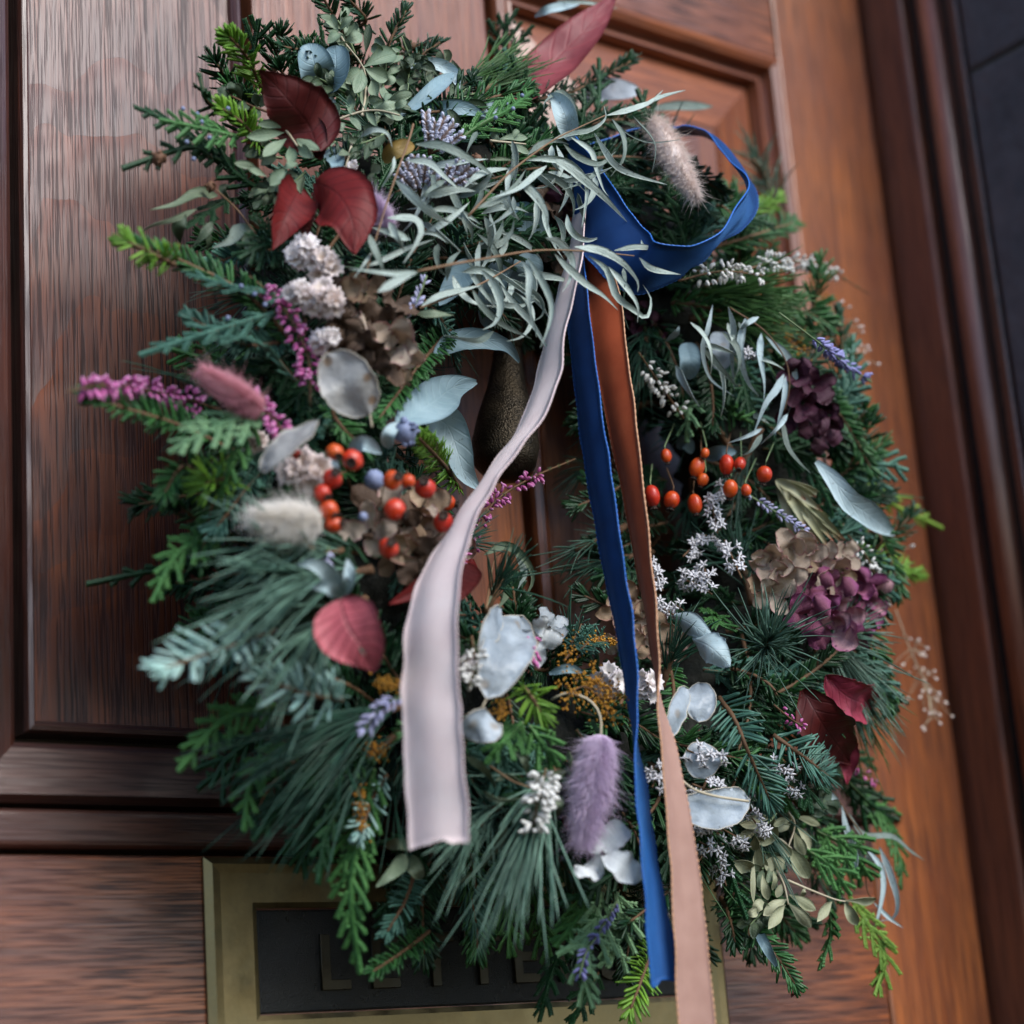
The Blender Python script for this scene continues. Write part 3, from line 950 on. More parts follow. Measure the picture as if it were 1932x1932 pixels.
def heather(P, mat='heather_pink', n=90, r=.0055, bl=.0034, label=None, name='heather_sprig', s0=.12, s1=1.0, bw=.55, greentip=.12):
    P = spline(P, 20)
    root = part(name, P[0], label)
    mb = MB()
    tube(mb, P, np.linspace(.0008, .0005, 20), 5)
    mb.build('stem', MT['twig'], root)
    T, B, N = frames(P, TOCAM)
    s = s0 + (s1 - greentip - s0) * rng.random(n)
    i = np.clip((s * 19).astype(int), 0, 18)
    w = (s * 19 - i)[:, None]
    p = P[i] * (1 - w) + P[i + 1] * w
    ph = rng.random(n) * 6.283
    rad = B[i] * np.cos(ph)[:, None] + N[i] * np.sin(ph)[:, None]
    taper = (1 - .45 * s)[:, None]
    c = p + rad * r * rng.uniform(.35, 1, n)[:, None] * taper
    D = rad * .9 + np.array([0, 0, -.35]) + T[i] * rng.normal(0, .3, n)[:, None]
    mb = MB()
    needles(mb, c, D, T[i], bl * rng.uniform(.75, 1.15, n), bl * bw * rng.uniform(.8, 1.15, n), 1.0, None,
            prof=((0, .35), (.15, .8), (.45, 1), (.75, .75), (.93, .45), (1.0, .2)), sides=6)
    mb.build('blossoms', MT[mat], root, kind='stuff')
    m = n
    s = rng.random(m)
    i = np.clip((s * 19).astype(int), 0, 18)
    ph = rng.random(m) * 6.283
    rad = B[i] * np.cos(ph)[:, None] + N[i] * np.sin(ph)[:, None]
    mb = MB()
    needles(mb, P[i], rad * .8 + T[i] * .7, T[i], .0042 * (1.1 - .5 * s), .0007, .6, None, sides=3, prof=((0, .7), (.5, 1), (1, .2)))
    mb.build('leaves', MT['heather_leaf'], root, kind='stuff')
    return root

def tail(p0, p1, w, mat, n=2600, label=None, stem=None, hair=.0100):
    """hare's tail grass head: soft core and thousands of fine hairs pointing to the tip"""
    p0, p1 = np.asarray(p0), np.asarray(p1)
    w = w * .88
    root = part('hare_tail_grass', p0, label)
    ax = nrm(p1 - p0)
    L = np.linalg.norm(p1 - p0)
    s = np.linspace(0, 1, 14)
    rr = .5 * w * .70 * np.sin(np.pi * (s * .93 + .05) ** .8) ** .7
    mb = MB()
    tube(mb, p0[None] + ax * (L * s)[:, None] * .93, rr, 14, jitter=.05)
    mb.build('core', MT[mat], root)
    u = nrm(np.cross(ax, [.2, .9, .3])); v = np.cross(ax, u)
    n = int(n * 1.9)
    s = rng.random(n)
    ph = rng.random(n) * 6.283
    rd = np.cos(ph)[:, None] * u + np.sin(ph)[:, None] * v
    r0 = .5 * w * .64 * np.sin(np.pi * (s * .93 + .05) ** .8) ** .7
    b = p0 + ax * (L * s * .93)[:, None] + rd * r0[:, None]
    out = np.radians(rng.normal(50, 14, n) * (1 - .45 * s))
    D = ax * np.cos(out)[:, None] + rd * np.sin(out)[:, None]
    mb = MB()
    needles(mb, b, D, rd, hair * rng.uniform(.55, 1.1, n) * (w / .024), .00028, .8, rng.normal(size=(n, 3)) * .14, prof=((0, 1), (.5, .8), (1, .15)), sides=3)
    k = n // 9
    lo = rng.integers(0, n, k)
    needles(mb, b[lo], D[lo] + rng.normal(size=(k, 3)) * .25, rd[lo], hair * rng.uniform(1.2, 1.9, k) * (w / .024), .00024, .8, rng.normal(size=(k, 3)) * .2, prof=((0, 1), (.5, .8), (1, .15)), sides=3)
    mb.build('hairs', MT[mat], root, kind='stuff')
    if stem is not None:
        mb = MB()
        tube(mb, spline([p0 + ax * .002] + list(stem), 12), .0007, 6)
        mb.build('stem', MT['pale_stem'], root)
    return root

_petal_cache = {}
def petal_mesh(mat, kind=0):
    key = (mat, kind)
    if key not in _petal_cache:
        k = rng.normal(size=3) * .12
        P = np.array([[0, .06, 0], [.0, .36, .05 + k[0]], [.0, .7, .10 + k[1]], [0, 1.0, .02 + k[2]]])
        P[:, 0] += np.array([0, .0, .05, .12]) * rng.normal()
        mb = leaf_mesh(P, rng.uniform(.62, .95), 'petal', cup=rng.uniform(-.25, .35), ref=np.array([0, 0, 1.0]), wav=.09, n=11, m=7, thick=.006, rag=.03)
        nv = len(mb.v[0]) // 2
        f_ = rng.normal(size=(3, 3)) * 4.5
        dz = .055 * (np.sin(mb.v[0] @ f_[0] + 1) + np.sin(mb.v[0] @ f_[1] * 1.7)) * mb.v[0][:, 1]
        mb.v[0] = mb.v[0] + np.stack([dz * .3, dz * .2, dz], 1)
        me = mb.mesh('petal')
        me.materials.append(MT[mat])
        _petal_cache[key] = me
    return _petal_cache[key]

def basis(yv, zv):
    zv = nrm(zv); yv = nrm(yv - zv * (yv @ zv)); xv = np.cross(yv, zv)
    return np.stack([xv, yv, zv], 1)

def mat4(R, p, s=1.0):
    m = Matrix.Identity(4)
    for a in range(3):
        for b in range(3):
            m[a][b] = float(R[a, b] * s)
        m[a][3] = float(p[a])
    return m

def hydrangea(spots, mats, label=None, name='hydrangea_head', petals=4, size=.015, open_=.3, dh=.02):
    """dried hydrangea: florets of four papery petals, each petal a piece of its own"""
    c0 = S(*np.mean([s[:2] for s in spots], 0), dh - .01)
    root = part(name, c0, label)
    for (x, y, *rest) in spots:
        c = S(x, y, dh + rng.uniform(-.004, .006))
        sz = size * (rest[0] if rest else 1) * rng.uniform(.85, 1.15)
        up = nrm(TOCAM + nrm(c - c0 + 1e-6) * .55 + rng.normal(size=3) * .35)
        u = nrm(np.cross(up, rng.normal(size=3)))
        mt = mats[rng.integers(len(mats))]
        for k in range(petals):
            a = k * 2 * math.pi / petals + rng.normal(0, .16)
            d = rot_about(u, up, a)
            op = open_ + rng.normal(0, .22)
            y_ = nrm(d * math.cos(op) + up * math.sin(op))
            z_ = nrm(up * math.cos(op) - d * math.sin(op))
            put('petal', petal_mesh(mats[rng.integers(len(mats))] if rng.random() < .35 else mt, int(rng.integers(9))), None, root, matrix=mat4(basis(y_, z_), c, sz * rng.uniform(.85, 1.12)))
        if rng.random() < .5:
            mb = MB()
            q = c + up * .001
            V = q + nrm(np.array([[1, 0, 0], [-1, 0, 0], [0, 1, 0], [0, -1, 0], [0, 0, 1], [0, 0, -1]])) * .0011
            mb.add(V, None, [[0, 2, 4], [2, 1, 4], [1, 3, 4], [3, 0, 4], [2, 0, 5], [1, 2, 5], [3, 1, 5], [0, 3, 5]])
            mb.build('centre', MT['calyx'], root)
    return root

def papery(px, py, r, mat='papery', label=None, n=9, dh=.028, name='statice_flower'):
    """statice: a bunch of small pleated paper funnels"""
    c = S(px, py, dh)
    root = part(name, c, label)
    for k in range(n):
        a, rr = rng.random() * 6.283, r * PX * math.sqrt(rng.random()) * .75
        ax = nrm(TOCAM + (RIGHT * math.cos(a) - DOWN * math.sin(a)) * .9 * rr / (r * PX + 1e-6) + rng.normal(size=3) * .25)
        b = c + (RIGHT * math.cos(a) - DOWN * math.sin(a)) * rr - ax * .006
        u = nrm(np.cross(ax, [.3, .2, .9])); v = np.cross(ax, u)
        R, H = r * PX * rng.uniform(.45, .66), .0055 * rng.uniform(.8, 1.2)
        sd = 20
        th = np.arange(sd) * 6.283 / sd
        rows = []
        for s, q in ((0, .12), (.4, .34), (.75, .68), (1.0, 1.0)):
            pl = 1 + .16 * s * np.where(np.arange(sd) % 2, 1, -1) + .10 * s * np.sin(th * 5 + k)
            zz_ = H * (s - .12 * s * np.where(np.arange(sd) % 4 < 2, 1, 0) * (s > .9))
            rows.append(b + ax * np.broadcast_to(zz_, (sd,))[:, None] + (R * q * pl)[:, None] * (np.cos(th)[:, None] * u + np.sin(th)[:, None] * v))
        V = np.array(rows)
        V2 = V + ax * .0004
        m = 4
        i = np.arange(m - 1)[:, None] * sd; j = np.arange(sd)[None]; kk = (j + 1) % sd
        q = np.stack([i + j, i + kk, i + sd + kk, i + sd + j], -1).reshape(-1, 4)
        uv = np.stack([np.zeros((m, sd)) + .5, np.broadcast_to(np.linspace(0, 1, m)[:, None], (m, sd))], -1).reshape(-1, 2)
        mb = MB()
        e = (m - 1) * sd
        rimq = [[e + a_, e + (a_ + 1) % sd, e + (a_ + 1) % sd + m * sd, e + a_ + m * sd] for a_ in range(sd)]
        mb.add(np.vstack([V.reshape(-1, 3), V2.reshape(-1, 3)]), np.vstack([q, q[:, ::-1] + m * sd, rimq]), None, rng.random(), np.vstack([uv, uv]))
        mb.build('floret', MT[mat], root)
    return root

def stars(P, n=10, r=.0075, label=None, rad=.006, name='star_flower_spike', mat='star'):
    """spike of small white five-pointed flowers with dark eyes"""
    P = spline(P, 16)
    root = part(name, P[0], label)
    mb = MB()
    tube(mb, P, .0006, 5)
    mb.build('stem', MT['twig'], root)
    T, B, N = frames(P, TOCAM)
    fl, ey = MB(), MB()
    for k in range(n):
        i = int((k + rng.random()) / n * 15)
        ph = rng.random() * 6.283
        d = nrm(B[i] * math.cos(ph) + N[i] * abs(math.sin(ph)) + TOCAM * .35)
        c = P[i] + d * rad * rng.uniform(.5, 1.1)
        u = nrm(np.cross(d, rng.normal(size=3)))
        a = np.arange(5) * 2 * math.pi / 5
        dirs = np.array([rot_about(u, d, x) for x in a])
        needles(fl, np.repeat(c[None], 5, 0) + dirs * .0006, dirs * .9 + d * .5, np.cross(dirs, d), r * .5 * rng.uniform(.85, 1.15, 5), r * .26, .3, -d[None] * .2 + np.zeros((5, 3)),
                prof=((0, .6), (.35, 1), (.75, .55), (1, .08)))
        needles(fl, c[None] - d * .003, d[None], u[None], .0035, .0022, 1, None, prof=((0, .4), (1, 1)))
        needles(ey, c[None] - d * .0002, d[None], u[None], .0012, .0016, 1, None, prof=((0, 1), (1, .5)))
    fl.build('flowers', MT[mat], root, kind='stuff')
    ey.build('eyes', MT['calyx'], root, kind='stuff')
    return root

def spike(P, mat='lavender', n=46, r=.0026, bl=.0048, label=None, name='lavender_spike', stem='green_stem', s0=.35):
    P = spline(P, 20)
    root = part(name, P[0], label)
    mb = MB()
    tube(mb, P, .0006, 5)
    mb.build('stem', MT[stem], root)
    T, B, N = frames(P, TOCAM)
    whorl = np.round(rng.random(n) * 9) / 9
    s = s0 + (1 - s0) * np.clip(whorl + rng.normal(0, .02, n), 0, 1)
    i = np.clip((s * 19).astype(int), 0, 18)
    ph = rng.random(n) * 6.283
    rd = B[i] * np.cos(ph)[:, None] + N[i] * np.sin(ph)[:, None]
    mb = MB()
    needles(mb, P[i] + rd * r * .5, T[i] * .75 + rd * .65, rd, bl * rng.uniform(.75, 1.15, n), bl * .42, .9, None,
            prof=((0, .5), (.3, 1), (.7, .9), (.95, .5), (1, .15)), sides=5)
    mb.build('buds', MT[mat], root, kind='stuff')
    return root

def crumbs(px_pts, mat='gold', n=260, label=None, spread=.006, size=.0016, dh=.02, name='goldenrod_tuft', stemmat='twig'):
    P = spline(lift(px_pts, dh, dh), 16)
    root = part(name, P[0], label)
    mb = MB()
    tube(mb, P, .0005, 5)
    i = rng.integers(0, 16, n)
    c = P[i] + rng.normal(size=(n, 3)) * spread * .5
    mb.build('stem', MT[stemmat], root)
    D = nrm(rng.normal(size=(n, 3)))
    mb = MB()
    needles(mb, c, D, np.cross(D, TOCAM), size * rng.uniform(.6, 1.3, n), size * .8, .9, None, prof=((0, .5), (.4, 1), (.8, .8), (1, .3)), sides=4)
    mb.build('florets', MT[mat], root, kind='stuff')
    return root

def seed_spray(pts, n=26, mat='cream_flower', label=None, spread=.013, size=.0032, dh=.0, name='seed_spray'):
    P = spline(lift(pts, dh, dh + .005), 20)
    root = part(name, P[0], label)
    mb, sd = MB(), MB()
    tube(mb, P, .00045, 5)
    for k in range(n):
        i = int(rng.uniform(4, 19.9))
        e = P[i] + rng.normal(size=3) * spread * .5 + (P[19] - P[0]) * .06
        tube(mb, spline([P[i], (P[i] + e) / 2 + [0, 0, .001], e], 5), .00022, 4)
        d = nrm(e - P[i])
        needles(sd, e[None], d[None], np.cross(d, TOCAM)[None], size * rng.uniform(.7, 1.2), size * .8, .8, None, prof=((0, .3), (.3, .9), (.65, 1), (.95, .5), (1, .1)), sides=5)
    mb.build('stem', MT['pale_stem'], root)
    sd.build('seeds', MT[mat], root, kind='stuff')
    return root

def honesty(pts, w, mat='lunaria', label=None, dh=.025, stem=None, twist=(0, 0), d1=None, cup=.06, curl=0.0):
    """honesty pod: silvery paper oval inside a thin rim, on a stalk"""
    P = lift(pts, dh, dh if d1 is None else d1, .003)
    root = part('honesty_pod', P[0], label)
    mb = leaf_mesh(P, w * PX, 'round', cup=cup * .35, wav=.035, n=19, m=9, twist=twist, thick=.00016, curl=curl, crumple=.045, rag=.02)
    n, m = 19, 9
    V = mb.v[0][:n * m].reshape(n, m, 3)
    mb.build('membrane', MT[mat], root)
    loop = np.vstack([V[:, 0], V[::-1, -1], V[:1, 0]])
    rm = MB()
    tube(rm, loop, .00028, 5)
    sp = stem if stem is not None else None
    rm.build('rim', MT['rim'], root)
    if sp is not None:
        t = MB()
        tube(t, spline([P[-1]] + [S(*q, dh) for q in sp], 8), .0006, 5)
        t.build('stalk', MT['pale_stem'], root)
    return root

# ================================================================== the wreath, inside out
# straw and moss ring
def moss_ring():
    n, m = 120, 26
    a = np.linspace(0, 2 * np.pi, n, endpoint=False)
    b = np.linspace(0, 2 * np.pi, m, endpoint=False)
    rr = (RA * .62) * (1 + .10 * rng.normal(size=(n, m)))
    rad = RR + rr * np.cos(b)[None]
    V = np.stack([RC[0] + rad * np.cos(a)[:, None], -(RH + rr * np.sin(b)[None] * .95), RC[1] + rad * np.sin(a)[:, None]], -1)
    i = np.arange(n)[:, None]; j = np.arange(m)[None]
    q = np.stack(np.broadcast_arrays(i * m + j, i * m + (j + 1) % m, ((i + 1) % n) * m + (j + 1) % m, ((i + 1) % n) * m + j), -1).reshape(-1, 4)
    MB().add(V.reshape(-1, 3), q).build('moss_ring', MT['moss'], wreath)
moss_ring()

def radial(theta, r0, r1, h0, h1, swirl=0.0, sag=0.0):
    """a path leaving the ring outward (or inward) at the clock angle theta"""
    out = []
    for s in np.linspace(0, 1, 5):
        r = r0 + (r1 - r0) * s
        t = theta + swirl * s
        out.append([RC[0] + r * math.cos(t), -(h0 + (h1 - h0) * math.sin(s * 1.5708)), RC[1] + r * math.sin(t) - sag * s * s])
    return np.array(out)

# background greenery all round, tips out past the ring and over its face
def greenery():
    k = 0
    N = 104
    for j in range(N):
        th = j / N * 2 * math.pi + rng.normal(0, .05)
        deg = math.degrees(th) % 360
        ro = RR + rng.uniform(.055, .105)
        base_h, tip_h = rng.uniform(.05, .09), rng.uniform(.05, .13)
        P = radial(th, RR - rng.uniform(.0, .03), ro, base_h, tip_h, rng.normal(.1, .25), rng.uniform(0, .012))
        c = j % 5
        if 150 < deg < 250 and c in (1, 3):
            pine(P[:4], .06 * rng.uniform(.8, 1.2), 'pine_dark', 45, 20)
        elif c in (0, 2):
            fir(P, rng.uniform(.014, .019), ('fir', 'fir', 'fir_mid', 'fir_teal')[int(rng.integers(4))], flat=rng.random() < .6)
        elif c in (1, 4):
            cypress(P, rng.uniform(.022, .034), ('cyp', 'cyp', 'cyp_mid', 'cyp_blue')[int(rng.integers(4))])
        else:
            pine(P[:4], .055 * rng.uniform(.8, 1.2), ('pine_dark', 'pine', 'pine_green')[int(rng.integers(3))], 60, 22)
    for j in range(150):                                  # over the face of the ring
        th = j * 2.39996 + rng.normal(0, .1)
        ri = RR + rng.uniform(-.062, .05)
        hs = ring_h(RC[0] + ri * math.cos(th), RC[1] + ri * math.sin(th))
        P = radial(th, ri, ri + rng.uniform(.015, .05), hs - .022, hs + rng.uniform(-.004, .010), rng.normal(0, .3), rng.uniform(0, .02))
        c = int(rng.integers(4))
        if c < 2:
            fir(P, rng.uniform(.012, .017), ('fir', 'fir', 'fir_mid')[int(rng.integers(3))], flat=rng.random() < .5)
        else:
            cypress(P, rng.uniform(.02, .03), ('cyp', 'cyp', 'cyp_blue')[int(rng.integers(3))])
    for j in range(66):                                   # round the inner edge and down its wall
        th = j * 2.39996 + rng.normal(0, .08)
        hh = rng.uniform(.035, .125)
        P = radial(th, RR - .035, RR - .058 - rng.uniform(0, .016), hh, hh + rng.uniform(-.01, .02), rng.normal(0, .3), rng.uniform(0, .012))
        if j % 3 == 0:
            pine(P[:4], .04, 'pine_dark', 40, 24)
        elif j % 3 == 1:
            fir(P, .013, 'fir')
        else:
            cypress(P, .022, 'cyp')
greenery()
for (x0, y0, x1, y1) in ((760, 1560, 730, 1760), (820, 1580, 800, 1800), (880, 1590, 900, 1790), (940, 1600, 960, 1800), (1000, 1600, 1040, 1810), (1080, 1600, 1090, 1800), (1150, 1620, 1180, 1830),
                         (620, 1480, 560, 1640), (560, 1430, 480, 1540), (500, 1380, 400, 1480), (1290, 1620, 1330, 1800), (1360, 1600, 1420, 1790), (1440, 1600, 1500, 1760), (1220, 1640, 1240, 1840),
                         (1500, 1470, 1590, 1590), (1460, 1520, 1570, 1690), (1530, 1410, 1650, 1530), (1480, 1560, 1630, 1650), (1420, 1650, 1540, 1750), (1560, 1380, 1650, 1450), (480, 1150, 360, 1190), (460, 1080, 330, 1100), (470, 1000, 350, 1010), (430, 700, 330, 660), (450, 800, 330, 790)):
    P = lift([(x0, y0), ((x0 + x1) / 2 + rng.normal(0, 12), (y0 + y1) / 2), (x1, y1)], -.03, -.035)
    if rng.random() < .45:
        cypress(P, .028, ('cyp', 'cyp_mid')[int(rng.integers(2))])
    else:
        fir(P, .017, ('fir', 'fir', 'fir_mid')[int(rng.integers(3))])

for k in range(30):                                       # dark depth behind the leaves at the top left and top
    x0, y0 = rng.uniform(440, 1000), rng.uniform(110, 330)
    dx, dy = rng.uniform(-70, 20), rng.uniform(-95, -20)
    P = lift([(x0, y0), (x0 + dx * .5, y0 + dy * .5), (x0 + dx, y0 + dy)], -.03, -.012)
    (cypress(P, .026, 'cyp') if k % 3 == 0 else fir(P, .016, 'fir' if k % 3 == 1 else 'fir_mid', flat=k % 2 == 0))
for k in range(22):                                       # low dark sprigs added as the black shade in the opening's right half
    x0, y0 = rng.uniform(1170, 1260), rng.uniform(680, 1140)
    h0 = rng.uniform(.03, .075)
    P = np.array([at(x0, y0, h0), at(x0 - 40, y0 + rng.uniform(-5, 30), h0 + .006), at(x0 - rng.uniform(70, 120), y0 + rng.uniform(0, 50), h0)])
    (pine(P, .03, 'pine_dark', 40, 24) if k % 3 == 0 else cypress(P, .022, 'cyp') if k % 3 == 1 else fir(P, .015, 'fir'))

def F(pts, nl, mat, label, zone=None, d0=0.0, d1=.015, arch=.006, **kw):
    return fir(lift(px_path(pts, zone), d0, d1, arch), nl * PX, mat, label=label, **kw)
def C(pts, sp, mat, label, zone=None, d0=0.0, d1=.012, arch=.006, **kw):
    return cypress(lift(px_path(pts, zone), d0, d1, arch), sp * PX, mat, label=label, **kw)
def PN(pts, nl, mat, label, zone=None, d0=0.0, d1=.012, arch=.0, **kw):
    return pine(lift(px_path(pts, zone), d0, d1, arch), nl * PX, mat, label=label, **kw)

# ---- fir, pine and cypress that stand out in the picture
F([(1480, 560), (1380, 330), (1270, 200)], 48, 'fir_bright', 'fresh light green fir tip beside the maroon leaf', 1, .0, .03)
F([(1500, 880), (1360, 700), (1230, 600)], 42, 'fir_bright', 'light green fir tip above the dried leaflets', 1, .005, .03)
F([(655, 125), (590, 100), (530, 88)], 38, 'fir', 'dark fir tip at the top edge', None, -.01, .02)
F([(665, 120), (640, 50), (600, -20)], 38, 'fir', 'dark fir tip cut by the top of the picture', None, -.01, .02)
F([(700, 170), (730, 90), (765, 20)], 36, 'fir', None, None, -.01, .02, flat=False)
F([(740, 160), (790, 110), (830, 80)], 34, 'fir', None, None, -.01, .015, flat=False)
F([(640, 60), (690, 40), (650, -10)], 34, 'fir', None, None, -.02, .01)
F([(1010, 190), (1100, 165), (1190, 115)], 40, 'fir', 'dark stubby fir tip below the long wine red leaf', None, .0, .03, flat=False, width=.0019)
F([(560, 655), (470, 560), (360, 500), (262, 462)], 40, 'fir_mid', 'blue green fir branch reaching left with a bright tip', None, .005, .035)
F([(330, 500), (285, 478), (240, 455)], 44, 'fir_bright', 'bright tip of the fir branch reaching left', None, .035, .04, flat=False)
F([(560, 640), (460, 650), (360, 600)], 36, 'fir_teal', None, None, .0, .03)
F([(440, 850), (330, 800), (165, 750)], 44, 'fir_mid', 'flat green fir sprig below the left heather', None, .0, .03, ref=nrm(TOCAM + np.array([.1, 0, .6])))
F([(440, 900), (400, 908), (388, 912)], 60, 'fir_bright', 'star of fresh fir needles facing out', None, .02, .035, flat=False, a0=80, a1=50, dens=1.6)
F([(430, 930), (350, 880), (310, 930)], 44, 'fir_mid', None, None, .01, .02)
F([(520, 1190), (420, 1225), (310, 1262)], 62, 'fir_blue', 'pale blue fir sprig at the lower left', None, .045, .065, width=.0027, dens=.72)
F([(645, 1320), (580, 1310), (500, 1282)], 58, 'fir_blue', 'short pale blue fir tip under the rose leaf', None, .045, .065, width=.0027, dens=.8, flat=False)
F([(850, 620), (790, 690), (715, 790)], 38, 'fir_mid', 'green fir sprig beside the honesty pod', None, .0, .018, dens=1.3)
F([(870, 925), (840, 880), (790, 825)], 40, 'fir_bright', 'fresh fir tip behind the rose hips', None, .012, .03)
F([(790, 560), (830, 600), (860, 690)], 34, 'fir_teal', None, None, -.01, .01)
F([(620, 760), (640, 800), (690, 850)], 34, 'fir_mid', None, None, -.0, .01)
F([(1330, 440), (1400, 410), (1470, 375)], 42, 'fir_bright', 'yellow green fir tip right of the blue loop', None, -.02, .0, flat=False)
F([(1340, 470), (1420, 445), (1500, 420)], 50, 'fir_mid', None, None, -.02, .0)
F([(1570, 1045), (1650, 1060), (1735, 1085)], 44, 'fir_bright', 'bright fir tip standing off at the right edge', None, -.01, .0, flat=False)
F([(240, 120), (330, 250), (400, 420), (520, 690)], 60, 'fir_teal', 'fir sprig with blue striped needles at the lower right', 9, .018, .036, dens=.75, width=.0020)
F([(540, 330), (680, 430), (850, 560)], 58, 'fir_teal', 'second blue striped fir sprig next to the maroon leaf', 9, .018, .034, dens=.75, width=.0020)
F([(300, 1180), (420, 1400), (560, 1560), (660, 1710)], 40, 'fir_mid', 'glossy fir tip hanging at the bottom right', 9, .0, .02, width=.002)
F([(250, 1230), (300, 1350), (330, 1480)], 38, 'fir', None, 9, -.01, .01)
F([(1800, 1500), (1750, 1660), (1680, 1850)], 50, 'fir_bright', 'fresh fir tip at the bottom between the cypress and the ribbons', 8, .0, .02)
F([(480, 1100), (430, 1250), (330, 1420)], 36, 'fir_teal', None, 8, -.02, -.005)
F([(560, 1420), (420, 1530), (250, 1640)], 36, 'fir_mid', 'fir tip hanging over the letter plate', 8, -.03, -.01)
F([(330, 550), (250, 680), (180, 880)], 38, 'fir_blue', None, 8, .0, .02, flat=False)
F([(1400, 1640), (1380, 1700), (1350, 1760)], 40, 'fir_teal', 'teal fir tip above the goldenrod', 5, .015, .03, flat=False)
F([(1540, 1720), (1460, 1740), (1400, 1790)], 38, 'fir_teal', None, 5, .01, .03)
F([(1080, 60), (1140, 130), (1180, 200)], 50, 'fir_bright', 'green fir star beside the honesty pods', 8, .025, .035, flat=False, a0=75, a1=50)
F([(1560, 800), (1620, 850), (1650, 880)], 44, 'fir_teal', None, None, -.02, -.01)
for q in ([(700, 640), (850, 560), (1000, 520)], [(800, 640), (930, 640), (1060, 690)]):
    F(q, 44, 'pine_dark', None, 6, -.02, -.005)

PN([(700, 1075), (640, 1085), (600, 1092)], 300, 'pine', 'sweep of long pine needles on the left', None, .01, .03, n=70, spread=12, droop=.2, start=0, width=.0021)
PN([(690, 1040), (620, 1040), (580, 1035)], 250, 'pine', 'upper sweep of long pine needles under the cream tail', None, .0, .025, n=48, spread=11, droop=.10, start=0, width=.0021)
PN([(690, 1130), (640, 1160), (610, 1180)], 240, 'pine', None, None, .01, .03, n=52, spread=13, droop=.2, start=0, width=.0021)
PN([(760, 1330), (700, 1350), (640, 1365)], 260, 'pine_dark', 'dark pine needles sweeping to the lower left', None, .0, .02, n=85, spread=13, droop=.22, start=0, width=.0016)
PN([(760, 1380), (700, 1420), (650, 1440)], 230, 'pine_dark', None, None, -.01, .01, n=90, spread=17, droop=.25, start=0, width=.0013)
PN([(1050, 1450), (1025, 1495), (1010, 1530)], 235, 'pine', 'fan of pine needles hanging at the bottom', None, .015, .03, n=95, spread=15, droop=.18, start=0, width=.0016)
PN([(960, 1500), (920, 1540), (890, 1570)], 150, 'pine', None, None, .0, .02, n=60, spread=20, droop=.12, start=0)
PN([(480, 1800), (500, 1770), (520, 1740)], 125, 'pine', 'dark pine tuft with needles raying out, lower right', 6, .03, .045, n=120, spread=52, droop=.05, start=0, bendr=.22, width=.0013)
PN([(850, 1750), (920, 1700), (960, 1690)], 120, 'pine', None, 6, -.005, .005, n=60, spread=45, droop=.1, start=0)
PN([(1540, 1180), (1570, 1215), (1590, 1240)], 200, 'pine', 'pine needles fanning down the right edge', None, -.015, -.005, n=110, spread=17, droop=.15, start=0, width=.0012)
PN([(1560, 1240), (1590, 1280), (1600, 1310)], 180, 'pine_green', None, None, -.015, -.005, n=80, spread=16, droop=.12, start=0)
PN([(1290, 560), (1340, 555), (1390, 560)], 190, 'pine_green', 'pine brush under the white heather', None, -.015, -.005, n=150, spread=15, droop=.05, start=0, width=.0013)
PN([(1300, 600), (1350, 600), (1400, 605)], 160, 'pine_green', None, None, -.015, -.005, n=100, spread=16, droop=.05, start=0)
PN([(1700, 1190), (1620, 1170), (1560, 1150)], 110, 'pine', 'pine needles reaching into the opening', 5, -.02, -.01, n=70, spread=24, droop=.12, start=0)
PN([(1760, 1320), (1680, 1320), (1620, 1330)], 110, 'pine_dark', None, 5, -.03, -.02, n=60, spread=24, droop=.2, start=0)
PN([(700, 480), (820, 440), (880, 415)], 190, 'pine_green', 'pine needles slanting up beside the wine red leaf', 2, .0, .02, n=110, spread=11, droop=.02, start=0, width=.0012)
PN([(820, 520), (920, 470), (980, 440)], 150, 'pine_green', None, 2, .0, .02, n=70, spread=13, droop=.02, start=0)
PN([(460, 260), (540, 250), (580, 240)], 34, 'pine', None, 2, .0, .01, n=40, spread=40, start=0)
PN([(1480, 420), (1440, 330), (1420, 300)], 120, 'pine', None, None, -.03, -.02, n=70, spread=28, start=0)
PN([(1480, 640), (1530, 700), (1560, 760)], 110, 'pine', None, None, -.02, -.02, n=70, spread=30, start=0)
PN([(1530, 830), (1590, 850), (1620, 860)], 90, 'pine_dark', None, None, -.02, -.015, n=70, spread=28, start=0)
PN([(1480, 1480), (1540, 1560), (1580, 1600)], 90, 'pine_dark', None, None, -.01, .0, n=70, spread=30, start=0)

C([(1300, 900), (1100, 800), (960, 690), (760, 600)], 60, 'cyp', 'dark cypress spray reaching out at the upper left', 1, .0, .025, ang=48)
C([(1250, 620), (1150, 560), (1110, 430)], 40, 'cyp', None, 1, .01, .03)
C([(1320, 760), (1150, 720), (900, 670)], 58, 'cyp_mid', 'pale tipped cypress spray over the dark one', 1, .02, .035)
C([(1330, 1000), (1180, 880), (1040, 820), (690, 930)], 44, 'cyp', 'thin cypress shoot with a tiny cone on the left', 1, .0, .025, dens=.8)
C([(1380, 1100), (1250, 1120), (1040, 1260)], 60, 'cyp', None, 1, -.01, .01)
C([(1480, 1080), (1300, 950), (1210, 800)], 50, 'cyp', None, 1, .0, .02)
C([(560, 720), (470, 640), (290, 650)], 50, 'cyp_blue', 'blue green cypress shoots left of the heather', None, .01, .035, dens=.8)
C([(540, 560), (440, 540), (360, 520)], 56, 'cyp_blue', None, None, .02, .04, dens=.8)
C([(520, 590), (420, 620), (270, 668)], 34, 'cyp_blue', 'juniper shoot with blue buds pointing left', None, .02, .04, dens=.8)
